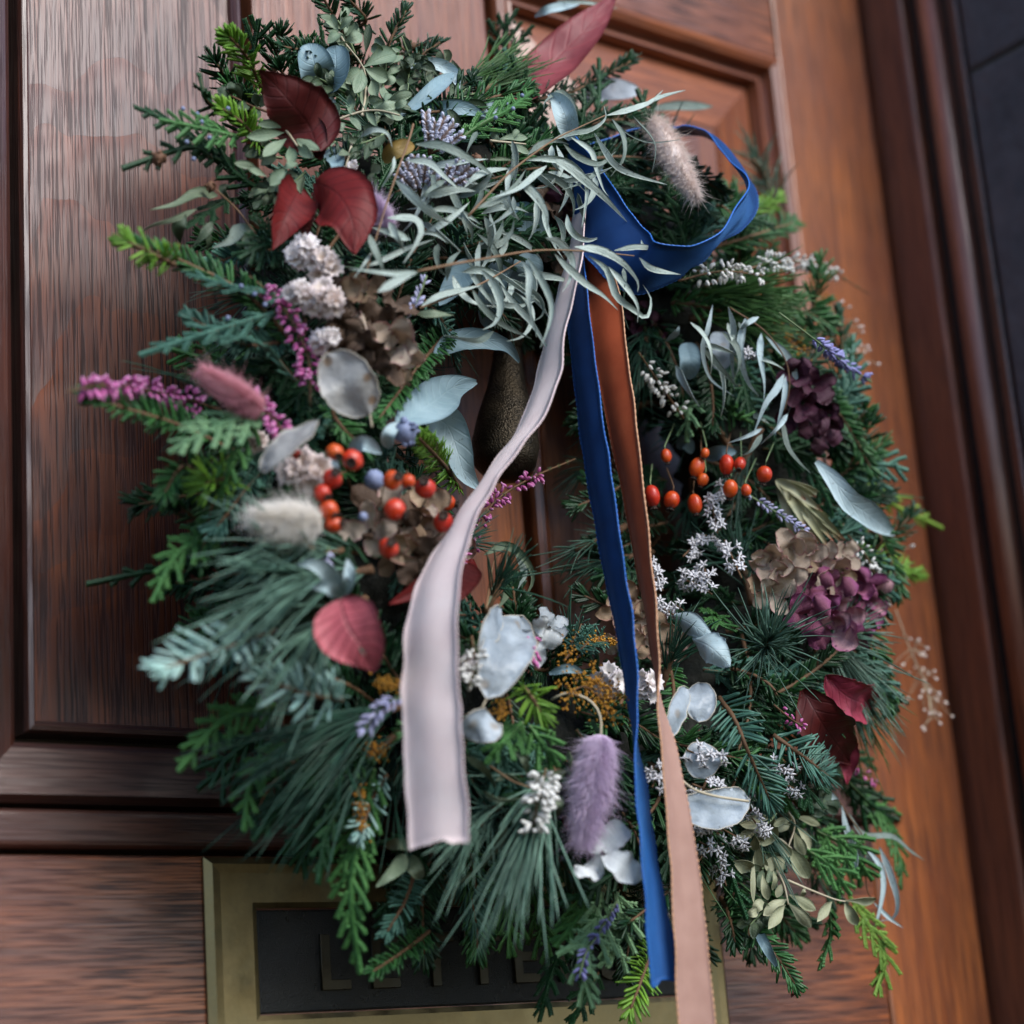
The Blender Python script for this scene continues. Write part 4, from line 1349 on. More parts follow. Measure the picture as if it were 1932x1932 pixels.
C([(600, 700), (480, 700), (360, 680)], 70, 'cyp', None, None, -.02, .01)
C([(570, 660), (440, 720), (350, 740)], 60, 'cyp', None, None, -.02, .01)
C([(500, 770), (420, 800), (325, 850)], 80, 'cyp_pale', 'pale sage cypress fan at the left', None, .025, .05, ang=48)
C([(480, 800), (440, 870), (420, 930)], 60, 'cyp_mid', None, None, .02, .035)
C([(420, 1010), (340, 1040), (290, 1130)], 56, 'cyp_mid', 'curved green cypress tip at the left edge', None, .0, .02)
C([(460, 1050), (320, 1070), (170, 1100)], 34, 'cyp', 'dark cypress shoot low against the door', None, -.04, -.04, dens=.7)
C([(520, 1330), (420, 1360), (340, 1450)], 64, 'cyp_mid', 'bright cypress tips at the lower left', None, .0, .02)
C([(560, 1400), (480, 1460), (460, 1560)], 60, 'cyp_mid', None, None, -.01, .005)
C([(640, 1440), (560, 1500), (480, 1580)], 60, 'cyp', None, None, -.02, .0)
C([(705, 1450), (672, 1600), (662, 1700), (678, 1830)], 70, 'cyp_mid', 'long green cypress spray hanging over the letter plate', None, .005, .015)
C([(670, 1480), (620, 1560), (600, 1660)], 50, 'cyp', None, None, .0, .01)
C([(1470, 1150), (1400, 1330), (1270, 1490)], 74, 'cyp_mid', 'cypress fan at the bottom', 8, .02, .03)
C([(1520, 1200), (1480, 1400), (1400, 1560), (1470, 1830)], 80, 'cyp_pale', 'pale cypress fan around the bottom lavender', 8, .03, .04)
C([(1600, 1200), (1620, 1400), (1560, 1600)], 84, 'cyp_pale', None, 8, .02, .03)
C([(1300, 1500), (1230, 1700), (1180, 1900)], 60, 'cyp', None, 8, -.02, -.01)
C([(1500, 1650), (1420, 1800), (1350, 1930)], 50, 'cyp', None, 8, -.02, -.01)
C([(720, 960), (860, 1060), (960, 1200)], 84, 'cyp_mid', 'green cypress spray among the dried box leaves', 9, .005, .02)
C([(780, 860), (950, 950), (1080, 1120)], 80, 'cyp_mid', None, 9, .0, .015)
C([(960, 1220), (1080, 1400), (1160, 1560), (1110, 1760)], 60, 'cyp_yellow', 'yellow green cypress tip hanging at the lower right', 9, .0, .012)
C([(860, 1300), (860, 1450), (800, 1620)], 48, 'cyp_mid', None, 9, .0, .01)
C([(1000, 640), (1130, 760), (1240, 1000), (1250, 1170)], 70, 'cyp_mid', 'feathery cypress at the right edge', 9, -.02, -.015)
C([(930, 560), (1050, 680), (1190, 800)], 70, 'cyp', None, 9, -.02, -.015)
C([(900, 740), (1080, 880), (1200, 980), (1470, 1110)], 56, 'cyp_yellow', 'yellow cypress shoot sticking out at the right', 6, -.02, -.02, dens=.75)
C([(1040, 830), (1180, 920), (1300, 940)], 46, 'cyp_yellow', None, 6, -.025, -.02, dens=.75)
C([(100, 380), (70, 480), (60, 620)], 50, 'cyp_pale', 'small pale cypress fan in the right half', 6, .0, .02)
C([(280, 440), (350, 500), (420, 480)], 50, 'cyp_mid', None, 6, .0, .015)
C([(180, 1560), (240, 1640), (320, 1680)], 64, 'cyp_mid', None, 6, .0, .015)
C([(700, 800), (850, 690), (1000, 610), (1140, 500)], 52, 'cyp_mid', 'green cypress spray with blue buds at the top centre', 2, .01, .035, ang=36)
C([(740, 1380), (900, 1330), (1080, 1300), (1360, 1360)], 56, 'cyp', 'dark cypress plume behind the strap leaves', 2, .005, .025)
C([(760, 1320), (920, 1280), (1150, 1130)], 56, 'cyp', None, 2, .0, .02)
C([(720, 1400), (950, 1400), (1240, 1300)], 56, 'cyp', None, 2, .0, .02)
C([(560, 1000), (680, 900), (700, 1000)], 50, 'cyp', None, 2, -.01, .005)
C([(1080, 260), (980, 360), (890, 470)], 60, 'cyp_mid', 'green cypress tips by the honesty pods', 8, .015, .03)
C([(1120, 280), (1190, 380), (1270, 490)], 60, 'cyp_mid', None, 8, .01, .025)
C([(1380, 300), (1560, 560), (1700, 820)], 40, 'cyp', None, 8, .0, .01)
C([(1400, 200), (1500, 230), (1620, 240)], 50, 'cyp', None, 8, .0, .01)
C([(1560, 470), (1640, 560), (1720, 640)], 60, 'cyp', None, 4, -.02, .0)
C([(1880, 260), (1820, 480), (1780, 600)], 50, 'cyp_blue', None, 4, -.01, .01)
C([(1800, 200), (1700, 330), (1560, 460)], 56, 'cyp', None, 4, -.02, .0)
for q in ([(200, 1150), (330, 1100), (480, 1140)], [(0, 1160), (160, 1180), (300, 1160)]):
    C(q, 44, 'cyp_blue', None, 3, -.01, .0)

# ---- willow leaved eucalyptus: every strap leaf on its own
strap_set('willow_eucalyptus_sprig', 'upper willow eucalyptus sprig with long curling pale leaves', 2,
    [(780, 1200), (900, 1070), (1030, 940), (1250, 780), (1400, 705), (1540, 640)], [
    ([(1100, 890), (1200, 880), (1330, 900), (1420, 980), (1440, 1080), (1410, 1260)], 48),
    ([(1200, 860), (1330, 920), (1430, 1000), (1540, 1100), (1660, 1230)], 66),
    ([(1310, 800), (1390, 870), (1510, 910), (1600, 840)], 48, 'strap_dark'),
    ([(1240, 780), (1340, 740), (1460, 720), (1540, 660), (1535, 590)], 38),
    ([(1350, 760), (1460, 840), (1490, 940), (1530, 1050), (1560, 1090)], 42),
    ([(1480, 740), (1540, 840), (1600, 920), (1700, 970), (1885, 1025)], 44),
    ([(1580, 660), (1640, 760), (1640, 880), (1570, 980)], 44, 'strap_dark'),
    ([(1550, 640), (1700, 600), (1800, 560), (1860, 500)], 46),
    ([(1750, 580), (1870, 530), (1985, 500)], 34),
    ([(1570, 660), (1680, 750), (1800, 790), (1960, 775)], 14, 'strap_dark'),
    ([(1690, 640), (1790, 750), (1820, 830), (1800, 960)], 14, 'strap_dark'),
    ([(1540, 900), (1440, 1000), (1300, 1055)], 34, 'strap_dark'),
    ([(1060, 1000), (1150, 1080), (1210, 1180), (1220, 1290)], 62),
    ([(820, 1160), (960, 1100), (1040, 1030), (1100, 940)], 48, 'strap_dark'),
    ([(1215, 920), (1150, 970), (1050, 1050), (880, 1110)], 46),
    ([(1110, 860), (1180, 800), (1260, 780), (1340, 800)], 40, 'strap_dark'),
    ([(900, 885), (970, 880), (1040, 890)], 26, 'olive'),
    ], d=.034, hmin=.176)
strap_set('willow_eucalyptus_sprig', 'lower willow eucalyptus sprig crossing in front of the ribbons', 2,
    [(500, 1505), (700, 1465), (850, 1440), (1026, 1408), (1200, 1388), (1450, 1395), (1700, 1420)], [
    ([(1110, 1430), (1180, 1540), (1240, 1680), (1230, 1800), (1180, 1930)], 42),
    ([(1080, 1450), (1120, 1520), (1115, 1650), (1135, 1800)], 46),
    ([(1260, 1410), (1340, 1490), (1440, 1580), (1530, 1640), (1610, 1720)], 52),
    ([(1210, 1320), (1290, 1350), (1360, 1450), (1340, 1560), (1300, 1620)], 52),
    ([(1370, 1370), (1520, 1390), (1640, 1460), (1720, 1560), (1720, 1620)], 58),
    ([(1450, 1420), (1550, 1500), (1600, 1640), (1700, 1720), (1770, 1760), (1795, 1660), (1750, 1580)], 48),
    ([(1560, 1480), (1660, 1600), (1720, 1700), (1720, 1790)], 44),
    ([(1590, 1390), (1740, 1370), (1932, 1405), (1990, 1440)], 38),
    ([(1730, 1430), (1800, 1490), (1960, 1525)], 42),
    ([(500, 1510), (380, 1520), (120, 1490)], 42),
    ([(280, 1620), (380, 1560), (500, 1510)], 54),
    ([(1740, 1330), (1750, 1370), (1745, 1400)], 16),
    ([(1640, 1490), (1650, 1560), (1640, 1620)], 30, 'strap_dark'),
    ], d=.036, hmin=.186)
strap_set('willow_eucalyptus_sprig', 'short willow eucalyptus twig above the opening', 2,
    [(510, 1710), (680, 1645), (860, 1570), (1070, 1450)], [
    ([(860, 1500), (930, 1590), (960, 1700), (930, 1790), (860, 1830)], 62),
    ([(960, 1580), (1030, 1680), (1130, 1790), (1220, 1930), (1260, 1970)], 44),
    ([(520, 1700), (620, 1640), (740, 1610), (860, 1580)], 44),
    ([(800, 1600), (860, 1700), (970, 1800), (1130, 1880)], 44, 'strap_dark'),
    ([(920, 1840), (830, 1890), (640, 1860)], 44, 'strap_dark'),
    ([(1070, 1560), (1180, 1660), (1190, 1750), (1100, 1800)], 28, 'strap_dark'),
    ([(490, 1740), (600, 1740), (700, 1750)], 56, 'olive'),
    ([(660, 1560), (680, 1450), (740, 1390)], 40, 'strap_dark'),
    ], d=.032, hmin=.150)
strap_set('willow_eucalyptus_sprig', 'willow eucalyptus sprig with a brown stem beside the red leaves', 2,
    [(475, 690), (450, 780), (370, 1000), (290, 1250), (240, 1420), (205, 1540)], [
    ([(380, 1000), (470, 1090), (580, 1190), (695, 1240)], 58),
    ([(440, 890), (560, 900), (650, 980), (740, 1060)], 48),
    ([(540, 1090), (700, 1050), (820, 1060)], 62),
    ([(490, 800), (640, 810), (800, 890), (930, 980)], 72, 'strap_dark'),
    ([(760, 1040), (820, 980), (900, 945), (1025, 935)], 48),
    ([(330, 1210), (480, 1210), (520, 1280), (480, 1370), (420, 1460)], 52),
    ([(460, 1330), (350, 1290), (240, 1260)], 58),
    ([(870, 1200), (905, 1290), (890, 1430)], 52),
    ([(1030, 1090), (1030, 1150), (980, 1200), (890, 1260)], 38),
    ([(180, 760), (250, 720), (330, 740), (360, 820)], 38),
    ([(520, 1285), (600, 1300), (665, 1350)], 26),
    ([(230, 1300), (260, 1380), (300, 1470), (310, 1530)], 50, 'strap_dark'),
    ([(340, 1230), (390, 1320), (430, 1400)], 46),
    ([(210, 1480), (330, 1430), (460, 1370), (590, 1330)], 36),
    ([(150, 1540), (220, 1440), (290, 1340)], 20),
    ([(370, 870), (360, 940), (300, 1040)], 26),
    ([(650, 1000), (560, 1060), (480, 1150)], 40, 'strap_dark'),
    ], d=.038)
strap_set('willow_eucalyptus_sprig', 'hanging willow eucalyptus sprig right of the ribbons', 6,
    [(300, -110), (470, 0), (560, 100), (615, 200), (630, 330), (600, 470)], [
    ([(205, -130), (180, 0), (150, 120), (190, 280), (320, 380)], 38),
    ([(290, -115), (320, 0), (310, 150), (325, 350)], 44),
    ([(390, -60), (360, 60), (360, 170), (400, 300), (460, 380)], 56),
    ([(475, 30), (465, 150), (490, 300), (490, 400)], 54),
    ([(500, 50), (620, 160), (665, 280), (650, 400), (620, 480)], 58),
    ([(600, 260), (560, 340), (500, 420), (430, 590)], 58),
    ([(620, 480), (560, 560), (470, 650)], 44),
    ([(610, 270), (600, 400), (550, 600)], 40),
    ([(590, 500), (620, 650), (680, 740), (750, 810)], 42, 'strap_dark'),
    ([(430, 480), (480, 505), (520, 535)], 50, 'strap_dark'),
    ([(480, 560), (400, 600), (290, 640)], 34),
    ([(480, 590), (420, 680), (370, 710)], 44, 'strap_dark'),
    ([(0, 210), (60, 330), (130, 440)], 62),
    ([(460, -60), (390, -20), (340, 40)], 40),
    ([(20, -10), (0, 30), (-60, 80)], 50),
    ], d=.024, mat='strap_blue', twigmat='twig')
strap_set('willow_eucalyptus_sprig', 'willow eucalyptus sprig drooping at the lower right', 9,
    [(870, 640), (960, 780), (1040, 900), (1050, 1050), (1060, 1180), (1080, 1230)], [
    ([(920, 720), (960, 880), (1050, 1000), (1200, 1065)], 54),
    ([(1050, 950), (1130, 1050), (1150, 1180), (1110, 1380), (1080, 1450)], 48),
    ([(1130, 950), (1190, 1100), (1230, 1250), (1210, 1340), (1130, 1360)], 52),
    ([(960, 760), (1040, 880), (1200, 890), (1300, 970), (1380, 1025)], 50, 'strap_dark'),
    ([(1100, 1260), (1180, 1340), (1265, 1400)], 34),
    ([(980, 930), (1000, 1040), (970, 1150)], 50),
    ([(870, 650), (890, 720), (870, 800)], 52),
    ], d=.006, mat='strap_blue', twigmat='twig')
strap_set('willow_eucalyptus_sprig', 'curled grey green leaves under the opening', 5,
    [(880, 1560), (900, 1420), (930, 1280), (1000, 1230)], [
    ([(870, 1260), (990, 1210), (1100, 1290), (1140, 1400), (1080, 1520)], 62),
    ([(1040, 1250), (1090, 1340), (1060, 1470), (1110, 1620)], 60, 'strap_dark'),
    ([(1040, 1350), (940, 1420), (890, 1540)], 38),
    ([(1000, 1260), (1000, 1450), (940, 1570)], 60),
    ], d=.02, mat='olive')
strap_set('willow_eucalyptus_sprig', 'soft olive strap leaves at the bottom centre', 8,
    [(900, 500), (1020, 580), (1120, 620)], [
    ([(750, 440), (860, 510), (940, 630)], 54), ([(1030, 400), (1090, 460), (1110, 560)], 48),
    ([(930, 580), (1000, 560), (1100, 610)], 52), ([(1330, 530), (1250, 550), (1180, 600)], 44),
    ([(850, 640), (950, 690), (1080, 680)], 40), ([(990, 770), (960, 900), (860, 1040), (720, 1160)], 64),
    ([(1060, 1000), (1080, 1100), (1060, 1210)], 44), ([(690, 910), (650, 1000), (590, 1080)], 44),
    ([(1280, 660), (1290, 720), (1270, 790)], 54), ([(1330, 420), (1350, 470), (1340, 520)], 40),
    ], d=.02, mat='olive')
strap_set('olive_sprig', 'dark olive leaves reaching left above the fir branch', 1,
    [(1420, 1300), (1330, 1180), (1230, 1080), (1180, 1040)], [
    ([(1210, 1085), (1100, 1070), (980, 1130), (830, 1165)], 86), ([(1090, 1160), (960, 1220), (850, 1250), (780, 1290)], 40),
    ([(1345, 1240), (1290, 1330), (1180, 1375)], 100, 'strap_dark'), ([(1350, 1240), (1380, 1350), (1370, 1490)], 100),
    ([(1030, 1190), (990, 1260), (1000, 1350)], 90, 'olive_dark'), ([(1250, 1020), (1240, 1060), (1280, 1110)], 70, 'olive_dark'),
    ([(1380, 1080), (1430, 1060), (1500, 1050)], 70), ([(1180, 1230), (1130, 1300), (1070, 1370)], 70, 'olive_dark'),
    ([(1130, 1250), (1160, 1330), (1150, 1400)], 60, 'olive_dark'),
    ], d=.012, mat='olive')

def curls(n, x0, x1, y0, y1, d, hmin, label):
    """many thin curling leaves on short twigs, tangled through each other"""
    root = part('willow_eucalyptus_sprig', S((x0 + x1) / 2, (y0 + y1) / 2, .01), label)
    for k in range(n):
        x, y = rng.uniform(x0, x1), rng.uniform(y0, y1)
        a, c, L = rng.uniform(-.5, 1.9), rng.normal(0, 1.3), rng.uniform(60, 125)
        pts = [(x, y)]
        for u in range(4):
            x += math.cos(a) * L / 4; y += math.sin(a) * L / 4
            a += c / 4 + .12
            pts.append((x, y))
        P = lift(pts, d + rng.uniform(-.012, .0), d + rng.uniform(-.012, .012), rng.uniform(.002, .014), hmin)
        tw = rng.uniform(-50, 50)
        leaf(P, rng.uniform(9, 15) * PX, 'strap' if rng.random() < .72 else 'strap_dark', root, 'strap', n=18, twist=(tw, tw + rng.uniform(-80, 80)), cup=rng.uniform(-.12, .22), wav=.02)
curls(26, 760, 960, 300, 480, .026, .0, 'tangle of thin curling eucalyptus leaves above the opening')
curls(16, 960, 1130, 220, 420, .030, .165, None)
curls(12, 830, 1000, 480, 560, .026, .150, None)
curls(8, 1290, 1420, 600, 680, .026, .0, None)

# ---- broad leaves, each a part of the wreath
def broad(pts, w, mat, label, prof='oval', zone=None, d0=.02, d1=.03, arch=.008, name='eucalyptus_leaf', **kw):
    P = lift(px_path(pts, zone), d0, d1, arch)
    kw.setdefault('n', 22); kw.setdefault('m', 9); kw.setdefault('crumple', .022)
    return leaf_mesh(P, w * (.34 if zone else 1) * PX, prof, **kw).build(name, MT[mat], wreath, label=label)

broad([(605, 165), (595, 125), (583, 80)], 68, 'gum', 'round blue grey eucalyptus leaf behind the maroon leaf', 'round', d0=.005, d1=.02, twist=(-15, -15))
broad([(612, 168), (632, 130), (632, 84)], 62, 'gum', 'second round blue grey eucalyptus leaf', 'round', d0=.01, d1=.025, twist=(20, 10))
broad([(600, 140), (740, 70), (870, 65), (1000, 105), (1065, 195)], 130, 'gum', 'blue grey leaf with a bitten tip at the top of the opening', 'lance', 5, .02, .03, cup=.2, rag=.02)
broad([(395, 530), (560, 430), (700, 330), (830, 300)], 230, 'gum', 'large blue grey leaf in the opening', 'lance', 5, .02, .03, cup=.12, twist=(15, -15))
broad([(545, 490), (660, 540), (720, 680), (760, 800), (850, 900)], 200, 'gum_pale', 'pale grey leaf hanging beside the knocker', 'lance', 5, .015, .03, cup=.25, twist=(-20, 25))
broad([(810, 1440), (740, 1540), (620, 1690)], 150, 'gum', None, 'oval', 2, .005, .015, twist=(10, -20))
broad([(1010, 1420), (930, 1560), (870, 1820)], 150, 'gum', 'grey oval eucalyptus leaf behind the strap leaves', 'oval', 2, .005, .02, twist=(-25, 10))
broad([(1130, 1390), (1100, 1520), (1010, 1690)], 190, 'gum', None, 'oval', 2, .0, .012)
broad([(1010, 1150), (1100, 1210), (1220, 1300)], 170, 'gum', 'grey eucalyptus leaf beside the ribbons', 'oval', 2, .0, .015)
broad([(410, 640), (550, 530), (620, 470), (705, 405)], 95, 'gum', 'long blue grey leaf at the top', 'lance', 2, .015, .03, twist=(10, -10))
broad([(430, 370), (580, 350), (690, 400), (730, 490)], 76, 'gum_pale', None, 'lance', 2, .01, .025)
broad([(560, 600), (660, 600), (760, 600), (880, 640)], 90, 'gum', None, 'lance', 2, .01, .02)
broad([(800, 690), (870, 620), (1010, 590)], 90, 'gum_pale', None, 'lance', 2, .005, .015)
broad([(1350, 780), (1320, 650), (1280, 560), (1220, 520)], 130, 'gum_pale', 'pale leaf with rolled edges at the top', 'lance', 2, .015, .035, cup=.35)
broad([(1390, 700), (1370, 600), (1300, 510), (1210, 560), (1200, 610)], 30, 'strap_dark', None, 'strap', 2, .02, .04)
broad([(1410, 560), (1550, 500), (1740, 500)], 150, 'lunaria', 'silvery translucent leaf at the top right', 'oval', 2, .0, .005, name='honesty_leaf')
broad([(-160, 610), (0, 590), (90, 590), (205, 590)], 76, 'strap_dark', 'grey leaf pointing right above the blue loop', 'lance', 3, -.01, .0, twist=(30, 10))
broad([(1150, 90), (1230, 50), (1400, 20)], 60, 'gum_pale', None, 'lance', 2, -.01, .0)
broad([(1270, 5), (1450, 15), (1620, 50)], 24, 'strap', None, 'strap', 2, .0, .01)
broad([(1830, 820), (1870, 900), (1850, 1000)], 110, 'gum', None, 'lance', 1, .01, .02)
broad([(1560, 660), (1500, 680), (1430, 670)], 60, 'gum', None, 'lance', 1, .01, .02)
broad([(1790, 520), (1830, 600), (1850, 720)], 90, 'gum_pale', None, 'lance', 1, .0, .015)
broad([(240, 20), (260, 120), (240, 240)], 150, 'lunaria', 'round papery pod behind the hanging strap leaves', 'round', 6, .0, .01, name='honesty_leaf')
broad([(60, 80), (80, 180), (60, 290)], 130, 'gum', None, 'round', 6, .0, .01)
broad([(780, 740), (880, 850), (960, 960), (1060, 1030), (1220, 1150)], 150, 'gum_pale', 'long blue grey leaf at the right edge', 'lance', 6, .025, .035, cup=.15)
broad([(0, 1600), (110, 1660), (230, 1760)], 130, 'gum_pale', 'blue grey leaf beside the dark pine tuft', 'lance', 6, .035, .045, cup=-.25)
broad([(110, 1730), (200, 1780), (300, 1880)], 170, 'gum_pale', 'crumpled pale blue leaf tip', 'oval', 6, .04, .05, cup=-.35, wav=.06, rag=.04)
broad([(160, 720), (250, 690), (340, 690)], 90, 'gum', None, 'oval', 6, .0, .01)
broad([(0, 650), (60, 640), (90, 700)], 90, 'gum', None, 'oval', 6, -.01, .0)
broad([(0, 560), (80, 640)], 60, 'gum', None, 'oval', 6, -.01, .0)
broad([(1230, 1920), (1330, 1890), (1420, 1910)], 50, 'gum', None, 'lance', 5, .01, .02)
broad([(440, 1390), (500, 1500), (570, 1630)], 60, 'gum', None, 'lance', 9, .01, .02, twist=(20, -30))
broad([(340, 1060), (300, 1000)], 40, 'gum', None, 'lance', 9, .0, .0)
broad([(120, 690), (200, 640), (300, 700)], 80, 'gum_pale', 'small pale leaf by the rose hips', 'lance', 5, .02, .03)
broad([(330, 670), (340, 590), (395, 520)], 70, 'gum_pale', None, 'lance', 5, .015, .025)
broad([(0, 720), (40, 780), (60, 830)], 70, 'gum_pale', None, 'lance', 5, .015, .025)
# silvery leaves around the rose leaf, left
broad([(1890, 1490), (1820, 1360), (1730, 1310), (1650, 1315)], 90, 'strap_blue', 'pale grey leaf star above the rose leaf', 'lance', 4, .035, .05)
broad([(1890, 1490), (1820, 1440), (1700, 1430)], 70, 'strap_blue', None, 'lance', 4, .035, .045)
broad([(1890, 1495), (1930, 1400), (1920, 1310)], 60, 'strap_blue', None, 'lance', 4, .035, .045)
broad([(60, 1480), (120, 1380), (110, 1280)], 80, 'strap_blue', None, 'lance', 5, .03, .045)
broad([(1720, 1650), (1730, 1750), (1740, 1880)], 80, 'gum', None, 'lance', 4, .02, .03)
broad([(1760, 1850), (1790, 1950), (1780, 2040)], 70, 'gum', None, 'lance', 4, .02, .03)
broad([(830, 730), (790, 800), (760, 880)], 30, 'strap_dark', None, 'strap', 2, .02, .03)
broad([(310, 900), (350, 850), (410, 820), (480, 800)], 95, 'ochre_leaf', 'small ochre leaf in the upper half', 'oval', 2, .02, .03, name='ochre_leaf')
# red leaves
broad([(600, 288), (585, 240), (545, 190), (490, 130)], 122, 'maroon', 'upright maroon beech leaf at the upper left', 'ovate', None, .03, .05, name='red_leaf', cup=-.08, wav=.05, rag=.03, twist=(0, 12))
broad([(606, 300), (598, 240), (560, 205)], 50, 'maroon', None, 'ovate', None, .024, .04, name='red_leaf', cup=.2, twist=(30, 40))
broad([(600, 345), (640, 370), (665, 420), (668, 482)], 118, 'red', 'broad red beech leaf at the left', 'ovate', None, .03, .045, name='red_leaf', cup=-.14, wav=.04, rag=.02, twist=(-10, 15))
broad([(570, 350), (545, 400), (515, 470)], 80, 'red', 'folded red leaf beside the broad red leaf', 'ovate', None, .02, .03, name='red_leaf', cup=.25, wav=.06, rag=.03, twist=(35, 20))
broad([(590, 360), (580, 420), (575, 460)], 60, 'maroon', None, 'ovate', None, .012, .02, name='red_leaf', cup=.2, twist=(-40, -30))
broad([(975, 190), (1040, 120), (1100, 60), (1160, -10)], 104, 'wine', 'long wine red leaf at the top', 'lance', None, .005, .025, name='red_leaf', cup=.1, wav=.02, twist=(20, 10))
broad([(640, 1128), (655, 1180), (685, 1225), (708, 1268)], 106, 'rose_leaf', 'dusty rose leaf with ribbed veins at the lower left', 'ovate', None, .062, .07, name='red_leaf', cup=.12, rag=.015)
broad([(890, 1050), (830, 1090), (735, 1140)], 96, 'red', 'red leaf behind the pink ribbon', 'ovate', None, .01, .03, name='red_leaf', cup=.1, rag=.02)
broad([(880, 1060), (860, 1110), (820, 1160)], 70, 'maroon', None, 'ovate', None, .01, .02, name='red_leaf')
broad([(1560, 1275), (1600, 1315), (1655, 1335)], 84, 'crimson', 'crimson torn leaf at the right edge', 'ovate', None, .025, .035, name='red_leaf', cup=.2, wav=.1, rag=.09)
broad([(1515, 1300), (1555, 1370), (1605, 1440)], 110, 'maroon', 'dark maroon leaf under the crimson leaf', 'ovate', None, .015, .025, name='red_leaf', cup=.1, wav=.05, rag=.05)
broad([(1585, 1380), (1600, 1430), (1598, 1480)], 50, 'crimson', None, 'ovate', None, .015, .02, name='red_leaf', wav=.1, rag=.06)
broad([(655, 1720), (650, 1760), (640, 1785)], 22, 'maroon', 'tiny maroon leaf hanging at the bottom', 'lance', 9, .0, .0, name='red_leaf')
broad([(1300, 800), (1340, 820), (1350, 880)], 60, 'crimson', None, 'ovate', 8, .0, .01, name='red_leaf')

# ---- small leaved dried sprigs
def leaflets(name, label, zone, stems, lv, mat, d=.022, stemmat='pale_stem'):
    P0 = lift(px_path(stems[0], zone), d, d)
    root = part(name, P0[0], label)
    for st in stems:
        mb = MB()
        tube(mb, spline(lift(px_path(st, zone), d, d + .004), 12), np.linspace(.0009, .0005, 12), 5)
        mb.build('stem', MT[stemmat], root)
    for a, b, w in lv:
        e1, e2 = Z(zone, *a), Z(zone, *b)
        mid = ((e1[0] + e2[0]) / 2 + rng.normal(0, 2), (e1[1] + e2[1]) / 2 - rng.uniform(0, 4))
        P = lift([e1, mid, e2], d + .001, d + rng.uniform(-.004, .01), rng.uniform(.0, .005))
        leaf(P, w * .34 * PX, mat, root, 'obov', cup=rng.uniform(-.15, .3), n=12, m=5, twist=(rng.uniform(-25, 25),) * 2, wav=.02)
    return root
leaflets('box_sprig', 'dried sage leaflets in front of the maroon leaf', 1, [[(1560, 690), (1600, 740), (1650, 810)]], [
    ((1580, 735), (1370, 760), 66), ((1590, 770), (1460, 870), 68), ((1605, 810), (1610, 915), 64), ((1640, 770), (1775, 835), 64), ((1600, 720), (1725, 740), 48),
    ((1650, 810), (1740, 875), 64), ((1570, 710), (1430, 690), 44), ((1600, 930), (1500, 1030), 70), ((1560, 940), (1640, 900), 60), ((1440, 950), (1300, 905), 44), ((1480, 980), (1380, 940), 46)], 'sage', .035)
leaflets('box_sprig', 'dark leaflets left of the maroon leaf', 1, [[(1540, 640), (1400, 590), (1280, 530)]], [
    ((1275, 525), (1205, 495), 66), ((1285, 525), (1280, 455), 50), ((1340, 545), (1290, 470), 66), ((1280, 540), (1195, 560), 50), ((1390, 585), (1310, 600), 60),
    ((1430, 590), (1410, 520), 54), ((1440, 600), (1480, 530), 60), ((1450, 620), (1380, 660), 56)], 'olive_dark', .02, 'twig')
leaflets('box_sprig', 'sage green leaflets at the top centre', 2, [[(40, 670), (120, 640), (210, 615), (300, 615), (400, 640)], [(190, 640), (210, 520), (200, 380), (90, 230)], [(60, 180), (110, 260)]], [
    ((130, 640), (125, 515), 56), ((210, 610), (205, 450), 50), ((300, 615), (420, 655), 58), ((260, 605), (385, 575), 62), ((120, 650), (185, 725), 44),
    ((210, 620), (270, 700), 40), ((60, 660), (30, 570), 66), ((70, 680), (80, 730), 50), ((200, 370), (380, 290), 110), ((200, 380), (100, 460), 90), ((205, 375), (335, 440), 90),
    ((190, 385), (150, 520), 80), ((240, 440), (270, 540), 74), ((90, 230), (190, 190), 80), ((60, 175), (0, 90), 64), ((65, 170), (140, 90), 50), ((70, 180), (0, 240), 60),
    ((100, 200), (150, 120), 50), ((300, 300), (240, 260), 60), ((330, 560), (470, 520), 60), ((360, 600), (440, 560), 50)], 'sage', .022)
leaflets('box_sprig', None, 2, [[(500, 420), (450, 300), (410, 200)], [(700, 560), (780, 480), (830, 440)]], [
    ((470, 320), (420, 200), 50), ((480, 340), (600, 390), 60), ((520, 350), (560, 330), 50), ((210, 300), (230, 130), 50), ((760, 500), (690, 330), 70), ((770, 480), (835, 430), 60), ((760, 500), (730, 440), 50),
    ((620, 560), (750, 590), 60), ((700, 570), (890, 600), 70), ((660, 600), (740, 700), 50), ((560, 380), (620, 420), 40), ((400, 380), (480, 330), 60), ((640, 520), (620, 490), 40)], 'olive_dark', .018, 'green_stem')
leaflets('box_sprig', None, 2, [[(900, 780), (1000, 790), (1100, 800)]], [
    ((940, 775), (1110, 765), 50), ((1000, 800), (1120, 850), 46), ((960, 790), (900, 740), 40), ((1020, 780), (1060, 720), 36)], 'sage', .02)
leaflets('box_sprig', None, 2, [[(140, 780), (120, 850), (100, 930)]], [
    ((140, 800), (90, 740), 50), ((150, 800), (220, 790), 50), ((120, 850), (60, 860), 50), ((120, 860), (190, 870), 46), ((240, 960), (290, 920), 60), ((260, 960), (250, 1010), 50), ((160, 1060), (220, 1110), 50)], 'olive', .018)
